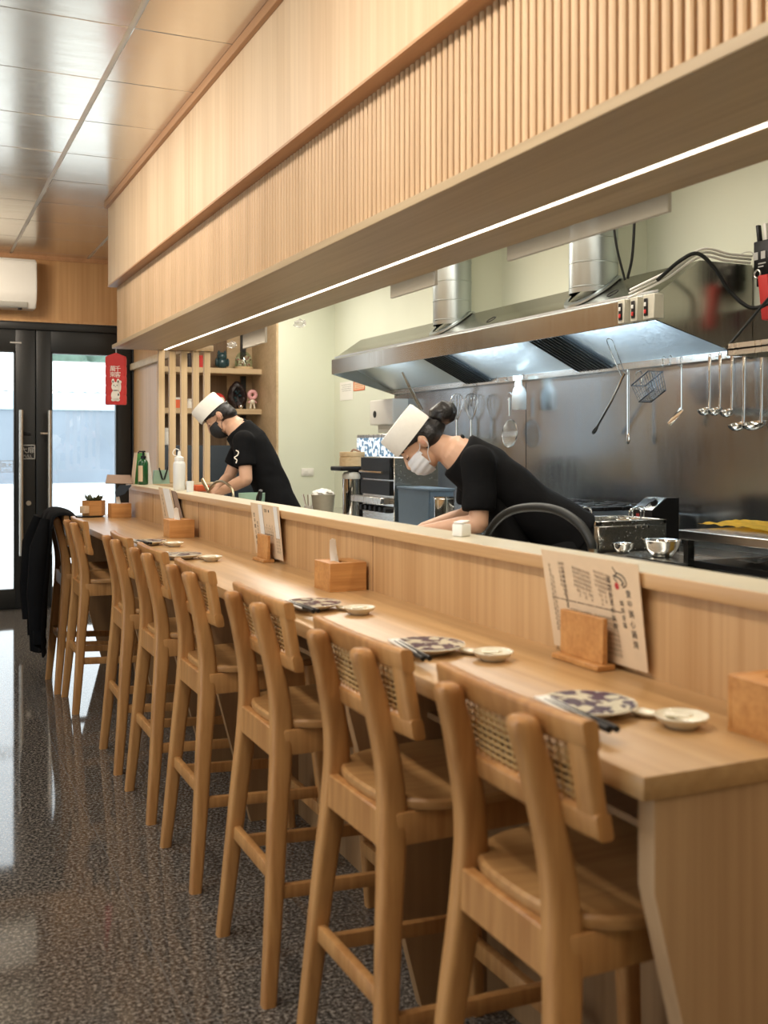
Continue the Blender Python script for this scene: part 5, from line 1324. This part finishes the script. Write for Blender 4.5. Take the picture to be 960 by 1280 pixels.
# sink things by chef 1, faucets
t = Thing('hose_faucet', 'black gooseneck hose faucet behind ledge in front of the woman', 'faucet', (1.66, P(605, 690, X=1.66).y, .88))
b = nb(); q0 = P(606, 690, X=1.66)
tube(b, [Vector((1.66, q0.y, .885)), Vector((1.66, q0.y, q0.z-.02)), q0, P(613, 662, X=1.66), P(634, 641, X=1.66), P(664, 634, X=1.66), P(697, 638, X=1.66), P(724, 655, X=1.66), P(738, 676, X=1.66), P(741, 688, X=1.66)], .0125, 12, 6); part(t, 'hose', b, 'rubber')
b = nb(); q1 = P(741.5, 686, X=1.66); cyl(b, q1, q1-Vector((0, 0, .05)), .012, .014, 14); part(t, 'spout_tip', b, 'chrome')
b = nb(); lathe(b, [(.03, 0), (.03, .01), (.018, .02), (.018, .05), (0, .05)], (1.66, q0.y, .88), seg=20); part(t, 'base', b, 'chrome')
t = Thing('faucet', 'curved metal faucet behind the ledge at the masked man hands', 'faucet', (1.70, P(291, 625, X=1.70).y, .88))
b = nb(); X_ = 1.70
q0 = P(292, 626, X=X_); tube(b, [Vector((X_, q0.y, .885)), q0, P(290, 612, X=X_), P(281, 603, X=X_), P(272, 602, X=X_), P(264, 608, X=X_), P(261, 617, X=X_)], .008, 10, 6); part(t, 'spout', b, 'gold')
b = nb(); cyl(b, P(261, 615, X=X_), P(253, 600, X=X_), .010, .013, 12); part(t, 'lever', b, 'gold')
b = nb(); lathe(b, [(.026, 0), (.026, .01), (.014, .02), (0, .02)], (X_, q0.y, .88), seg=20); part(t, 'base', b, 'gold')
p = P(250, 612, X=1.72); t = Thing('orange_tray', 'orange and tan box beside the sink at the masked man hands', 'box', (1.72, p.y, .88))
b = nb(); box(b, 1.67, 1.78, p.y-.06, p.y+.06, .88, p.z-.01, .005); part(t, 'body', b, 'terracotta'); b = nb(); box(b, 1.68, 1.77, p.y-.05, p.y+.05, p.z-.01, p.z+.03, .005); part(t, 'sponge', b, 'orange')
p = P(304, 620, X=1.745); c = Vector((1.765, p.y-.10, .8805)); b = nb(); hh2 = p.z+.02-.88
lathe(b, [(.06, 0), (.065, .004), (.075, hh2), (.071, hh2), (.06, .008), (0, .008)], c, seg=28); single('plastic_tub', b, 'mint', 'pale green plastic tub by the masked man apron', 'tub', c)
p = P(325, 620, X=1.68); t = Thing('knife_in_rack', 'black handled kitchen knife standing behind plastic sleeved menu', 'knife', (1.68, p.y, .88))
b = nb(); q0, q1 = P(322, 630, X=1.68), P(326, 613, X=1.68); tube(b, [q0, (q0+q1)/2, q1], [.013, .016, .010], 12); part(t, 'handle', b, 'black_plastic')
b = nb(); box(b, 1.679, 1.681, q0.y-.016, q0.y+.016, .93, q0.z); part(t, 'blade', b, 'chrome')
b = nb(); box(b, 1.65, 1.71, q0.y-.05, q0.y+.05, .88, 1.0, .004); part(t, 'block', b, 'white_plastic')

# ------------------------------------------------------------------ the two cooks
def limb(b, p0, p1, a0, a1, side, seg=24, ends=(True, True)):
    """tapered elliptical limb; a = (across, along side vector)"""
    p0, p1 = Vector(p0), Vector(p1); d = (p1-p0).normalized(); s = Vector(side); s = (s-d*s.dot(d)).normalized(); o = s.cross(d)
    rr = []
    for f, k in ((0, 1), (1, 1)):
        pass
    for p, (a, c) in ((p0, a0), (p1, a1)):
        rr.append([p+o*(a*math.cos(2*PI*k/seg))+s*(c*math.sin(2*PI*k/seg)) for k in range(seg)])
    rings(b, rr)
    for p, (a, c), e in ((p0, a0, ends[0]), (p1, a1, ends[1])):
        if e: ell(b, p, o*a, s*c, d*min(a, c)*.8, 18, 10)
def hand(b, wrist, d, palmn, thumbside):
    """palm with four fingers and a thumb, gently curled"""
    d = d.normalized(); n = palmn.normalized(); s = d.cross(n).normalized()*thumbside
    c = wrist+d*.045
    ell(b, c, d*.052, s*.040, n*.016); limb(b, wrist, c, (.021, .026), (.016, .036), s)
    for k, (off, L) in enumerate(((.028, .070), (.009, .078), (-.010, .072), (-.028, .058))):
        k0 = c+d*.040+s*off; k1 = k0+(d*.93+n*.30).normalized()*L*.5; k2 = k1+(d*.55+n*.80).normalized()*L*.5
        limb(b, k0-d*.02, k0, (.009, .009), (.0088, .0088), s, 12); limb(b, k0, k1, (.0088, .0088), (.0078, .0078), s, 12); limb(b, k1, k2, (.0078, .0078), (.0066, .0066), s, 12)
    t0 = wrist+d*.02+s*.024; t1 = t0+(d*.6+s*.75+n*.2).normalized()*.040; t2 = t1+(d*.92+s*.15+n*.35).normalized()*.034
    limb(b, t0, t1, (.014, .014), (.0105, .0105), n, 12); limb(b, t1, t2, (.0105, .0105), (.008, .008), n, 12)

R3 = Vector((CT, -ST, 0)); D3 = Vector((ST, CT, 0)); U3 = Vector((0, 0, 1))
def cook(label, d0, ear, cdir, neck, chest, waist, hip, sh_n, el_n, wr_n, sh_f, el_f, wr_f, female, brim, hat_h, floor_shift, mask_mat):
    def J(uv, off=0.0):
        q = P(uv[0], uv[1], d=d0); return q+D3*off
    def iv(x, y): return (R3*x-U3*y)         # image direction (y down) -> world
    cdirw = iv(*cdir).normalized(); f = iv(cdir[1]*1.0, -cdir[0]).normalized()
    if f.dot(R3) > 0: f = -f
    s = D3
    E = J(ear, 0.0)                # centre of the head at ear height
    hp = J(hip)
    t = Thing('person', label, 'person', Vector((hp.x, hp.y, 0)))
    k = .95 if female else 1.0
    b = nb()
    def h(fx, cx, sx=0): return E+f*fx*k+cdirw*cx*k+s*sx*k
    # head
    ell(b, h(.008, .040), f*.088*k, s*.074*k, cdirw*.090*k, 28, 18)
    ell(b, h(.045, -.030), f*.052*k, s*.058*k, cdirw*.080*k, 24, 16)
    ell(b, h(.070, -.088), f*.026*k, s*.028*k, cdirw*.024*k)
    ell(b, h(.072, .028), f*.024*k, s*.050*k, cdirw*.018*k)              # brow
    for q in (-1, 1):
        ell(b, h(.072, -.028, q*.034), f*.022*k, s*.022*k, cdirw*.024*k)   # cheeks
        ell(b, h(.0, -.005, q*.074), f*.016*k, s*.010*k, cdirw*.028*k)     # ears
        ell(b, h(-.006, .003, q*.081), f*.018*k, s*.005*k, cdirw*.025*k)
        ell(b, h(.086, .008, q*.030), f*.008, s*.016, cdirw*.007)         # closed lids
    limb(b, h(.094, .012), h(.114, -.028), (.010, .009), (.013, .015), s, 14)
    ell(b, h(.100, -.060), f*.009*k, s*.024*k, cdirw*.006*k); ell(b, h(.098, -.072), f*.008*k, s*.020*k, cdirw*.006*k)   # lips
    # neck and trunk
    N = J(neck); C = J(chest); Wt = J(waist)
    limb(b, h(-.020, -.045), N, (.052*k, .050*k), (.062*k, .064*k), s)
    cw = .150 if female else .170
    limb(b, N, C, (.070, .105), (.100, cw), s); limb(b, C, Wt, (.100, cw), (.090, .135), s); limb(b, Wt, hp, (.090, .135), (.105, .160), s)
    tops = []
    for q, sh, el, wr in ((-1, sh_n, el_n, wr_n), (1, sh_f, el_f, wr_f)):
        S, L, Wr = J(sh[:2], sh[2]), J(el[:2], el[2]), J(wr[:2], wr[2])
        ell(b, S, R3*.052, s*.052, U3*.052); limb(b, C+(S-C)*.3, S, (.06, .06), (.05, .05), U3)
        m = k*1.0
        limb(b, S, L, (.046*m, .046*m), (.038*m, .038*m), s); limb(b, L, L+(Wr-L)*.35, (.039*m, .038*m), (.038*m, .036*m), s); limb(b, L+(Wr-L)*.35, Wr, (.038*m, .036*m), (.024*m, .027*m), s)
        hd = (Wr-L).normalized(); hd = (hd-U3*.25).normalized()
        hand(b, Wr, hd, (-U3-hd*(-U3).dot(hd)), q)
        tops.append((S, L, Wr))
    # legs down to the floor
    foot = []
    for q in (-1, 1):
        hj = hp+s*q*.085-U3*.03; kn = Vector((hp.x, hp.y, .50))+s*q*.10-R3*.03+R3*floor_shift*.5; an = Vector((hp.x, hp.y, .08))+s*q*.11+R3*floor_shift
        limb(b, hj, kn, (.085, .085), (.058, .056), s); limb(b, kn, kn+(an-kn)*.35, (.056, .054), (.058, .055), s); limb(b, kn+(an-kn)*.35, an, (.058, .055), (.036, .036), s)
        limb(b, an-U3*.04, an-U3*.045-R3*.14, (.034, .04), (.026, .045), s)
        foot.append((hj, kn, an))
    body = fuse(b, .0042, 4, .5)
    hc0 = E+f*brim[1]+cdirw*brim[0]
    for v in body.verts:
        q = v.co-hc0; cz = q.dot(cdirw)
        if -.002 < cz < .2 and (v.co-E).length < .2:
            cf, cs = q.dot(f), q.dot(s); rr_ = math.hypot(cf/.084, cs/.074)
            if rr_ > 1: cf, cs = cf/rr_, cs/rr_
            v.co = hc0+f*cf+s*cs+cdirw*min(cz, hat_h-.016)
    bo = part(t, 'body', body, 'skin', angle=180)
    # T-shirt
    b = nb(); g = .012
    limb(b, N+(C-N)*.12, C, (.082+g, .112+g), (.104+g, cw+g), s, 28, (False, True)); limb(b, C, Wt, (.104+g, cw+g), (.098+g, .145+g), s, 28); limb(b, Wt, hp+(hp-Wt)*.25, (.098+g, .145+g), (.118+g, .172+g), s, 28, (True, False))
    for (S, L, Wr), q in zip(tops, (-1, 1)):
        ell(b, S, R3*.070, s*.066, U3*.070); limb(b, C+(S-C)*.25, S, (.085, .085), (.066, .066), U3)
        e = S+(L-S)*(.80 if female else .66)
        limb(b, S, e, (.066, .064), (.066, .062), s, 24, (True, False))
    sm = fuse(b, .007, 14, .5)
    for v in sm.verts:
        q = v.co-C; w_ = noise.noise(v.co*9)*.005+noise.noise(v.co*Vector((4, 4, 14)) if False else Vector((v.co.x*5, v.co.y*5, v.co.z*16)))*.004
        v.co += v.normal*w_
    sh_o = part(t, 't_shirt', sm, 'black_cloth', angle=180)
    # collar
    b = nb(); ax = (N-h(-.02, -.045)).normalized(); torus(b, N+(C-N)*.06, ax, .070, .009, 32, 10); part(t, 'collar', b, 'black_cloth', sh_o)
    if female:
        b = nb(); limb(b, J((614, 622)), J((676, 765)), (.060, .150), (.080, .185), s, 28); part(t, 'apron', fuse(b, .008, 6, .5), 'black_cloth', angle=180)
    # trousers and shoes
    b = nb()
    limb(b, Wt+(hp-Wt)*.6, hp, (.108, .150), (.122, .176), s); 
    for hj, kn, an in foot:
        limb(b, hj, kn, (.098, .094), (.075, .072), s); limb(b, kn, an-U3*.0, (.075, .072), (.060, .058), s, 24, (True, False))
    part(t, 'trousers', fuse(b, .010, 4, .5), 'dark_trouser', angle=180)
    for hj, kn, an in foot:
        b = nb(); c2 = an-R3*.06; c2.z = .045
        ell(b, c2, R3*.135, s*.050, U3*.045); ell(b, c2+R3*.07, R3*.06, s*.045, U3*.065-R3*0)
        for v in b.verts: v.co.z = max(v.co.z, .002)
        part(t, 'shoe', b, 'black_plastic', angle=80)
    # hair
    b = nb(); ell(b, h(.002, .040), f*.094*k, s*.082*k, cdirw*.094*k, 32, 20)
    ell(b, h(-.036, -.005), f*.056*k, s*.074*k, cdirw*.062*k, 24, 14)
    if not female:
        ell(b, h(-.050, -.030), f*.045, s*.066, cdirw*.045)
    for q in (-1, 1): ell(b, h(.020, .028, q*.070), f*.016*k, s*.012*k, cdirw*.022*k)
    if female:
        limb(b, h(-.06, -.005), h(-.10, -.006), (.05, .05), (.036, .036), s)
    hm = fuse(b, .005, 3, .5)
    hc0 = E+f*brim[1]+cdirw*brim[0]
    for v in hm.verts:            # pressed flat under the hat
        q = v.co-hc0; cz = q.dot(cdirw); cf, cs = q.dot(f), q.dot(s)
        fe, ce = (v.co-E).dot(f)/k, (v.co-E).dot(cdirw)/k
        if fe > .010 and ce < .012+.30*fe:      # the face stays free of hair
            v.co = E+f*min(fe, .05)*k+cdirw*max(ce, -.02)*k+s*cs*.55; continue
        if cz > -.004:
            rr_ = math.hypot(cf/.090, cs/.080)
            if rr_ > 1: cf, cs = cf/rr_, cs/rr_
            v.co = hc0+f*cf+s*cs+cdirw*min(cz, hat_h-.012)
    hair_o = part(t, 'hair', hm, 'hair', angle=180)
    if female:
        b = nb(); ell(b, h(-.150, .000), f*.050, s*.052, cdirw*.046); ell(b, h(-.135, .022), f*.038, s*.045, cdirw*.030); ell(b, h(-.178, -.006), f*.028, s*.032, cdirw*.036); ell(b, h(-.155, -.03), f*.035, s*.035, cdirw*.022)
        bn = fuse(b, .005, 2, .5)
        for v in bn.verts: v.co += v.normal*.006*noise.noise((v.co-E)*38)
        part(t, 'hair_bun', bn, 'hair', hair_o, angle=180)
    for q in (-1, 1):
        b = nb(); ell(b, h(.001, -.004, q*.0855), f*.0075*k, s*.0025*k, cdirw*.014*k); part(t, 'ear_hollow', b, 'lip')
    # hat
    b = nb(); hc = E+f*brim[1]+cdirw*brim[0]
    rr = []
    for z, rr_ in ((0, 1.0), (.012, 1.015), (hat_h*.5, 1.0), (hat_h-.01, .985), (hat_h, .95), (hat_h+.002, .5), (hat_h-.001, .05)):
        rr.append([hc+cdirw*z+f*(.100*rr_*math.cos(2*PI*i/40))+s*(.090*rr_*math.sin(2*PI*i/40)) for i in range(40)])
    rr.insert(0, [hc+cdirw*.01+f*(.094*math.cos(2*PI*i/40))+s*(.084*math.sin(2*PI*i/40)) for i in range(40)])
    rings(b, rr); ht_ = part(t, 'hat', b, 'hat', angle=50)
    # mask
    b = nb(); bmesh.ops.create_uvsphere(b, u_segments=48, v_segments=32, radius=1)
    for v in b.verts:
        x, y, z = v.co
        pl = .0022*math.sin(z*16) if female else 0
        v.co = h(.046, -.050)+f*((.074+pl)*x)*k+s*((.068+pl)*y)*k+cdirw*((.066)*z)*k
    bmesh.ops.delete(b, geom=[v for v in b.verts if (v.co-E).dot(f)/k < .040-.012*((v.co-E).dot(cdirw)/k+.05)/.06 or (v.co-E).dot(cdirw)/k > -.004], context='VERTS')
    bmesh.ops.recalc_face_normals(b, faces=b.faces[:]); bmesh.ops.solidify(b, geom=b.faces[:], thickness=-.002)
    mk = part(t, 'mask', b, mask_mat, angle=60)
    for q in (-1, 1):
        for z0 in (-.012, -.080):
            b = nb(); tube(b, [h(.046, z0, q*.060), h(.025, z0*.6+.0, q*.070), h(-.004, .020 if z0 > -.05 else -.028, q*.082), h(-.012, .0, q*.084)], .0016, 6, 5); part(t, 'ear_loop', b, mask_mat, mk)
    # brows and lashes
    for q in (-1, 1):
        b = nb(); tube(b, [h(.090, .034, q*.014), h(.090, .038, q*.030), h(.080, .032, q*.046)], .0028, 6, 4); part(t, 'eyebrow', b, 'hair')
        b = nb(); tube(b, [h(.094, .006, q*.016), h(.095, .001, q*.030), h(.085, .004, q*.044)], .0020, 6, 4); part(t, 'eyelash', b, 'hair')
    return t, dict(J=J, S=tops, C=C, Wt=Wt, E=E, f=f, c=cdirw)

cook('woman in white hat, pale mask and black T-shirt bending over the prep counter', 4.1, (527, 552), (-.79, -.61), (568, 565), (607, 592), (664, 636), (708, 668),
     (594, 578, -.15), (593, 650, -.19), (528, 661, -.10), (598, 578, .15), (592, 648, .18), (530, 662, .08), True, (.036, .006), .090, .05, 'mask_white')
t1, inf = cook('man in white hat, black mask and black T-shirt leaning over the sink', 6.45, (276, 520), (-.70, -.71), (295, 534), (314, 556), (336, 600), (349, 636),
     (309, 552, -.16), (313, 598, -.20), (276, 615, -.08), (300, 554, .16), (281, 598, .17), (270, 611, .06), False, (.045, .022), .092, .06, 'mask_black')
# white squiggle on the man's shirt
b = nb()
pts = [P(u, v, d=6.45-.235) for u, v in ((295, 563), (298, 565), (297, 569), (293, 572), (296, 575), (295, 579))]
tube(b, pts, .004, 6, 4); part(t1, 'shirt_emblem', b, 'print_white')
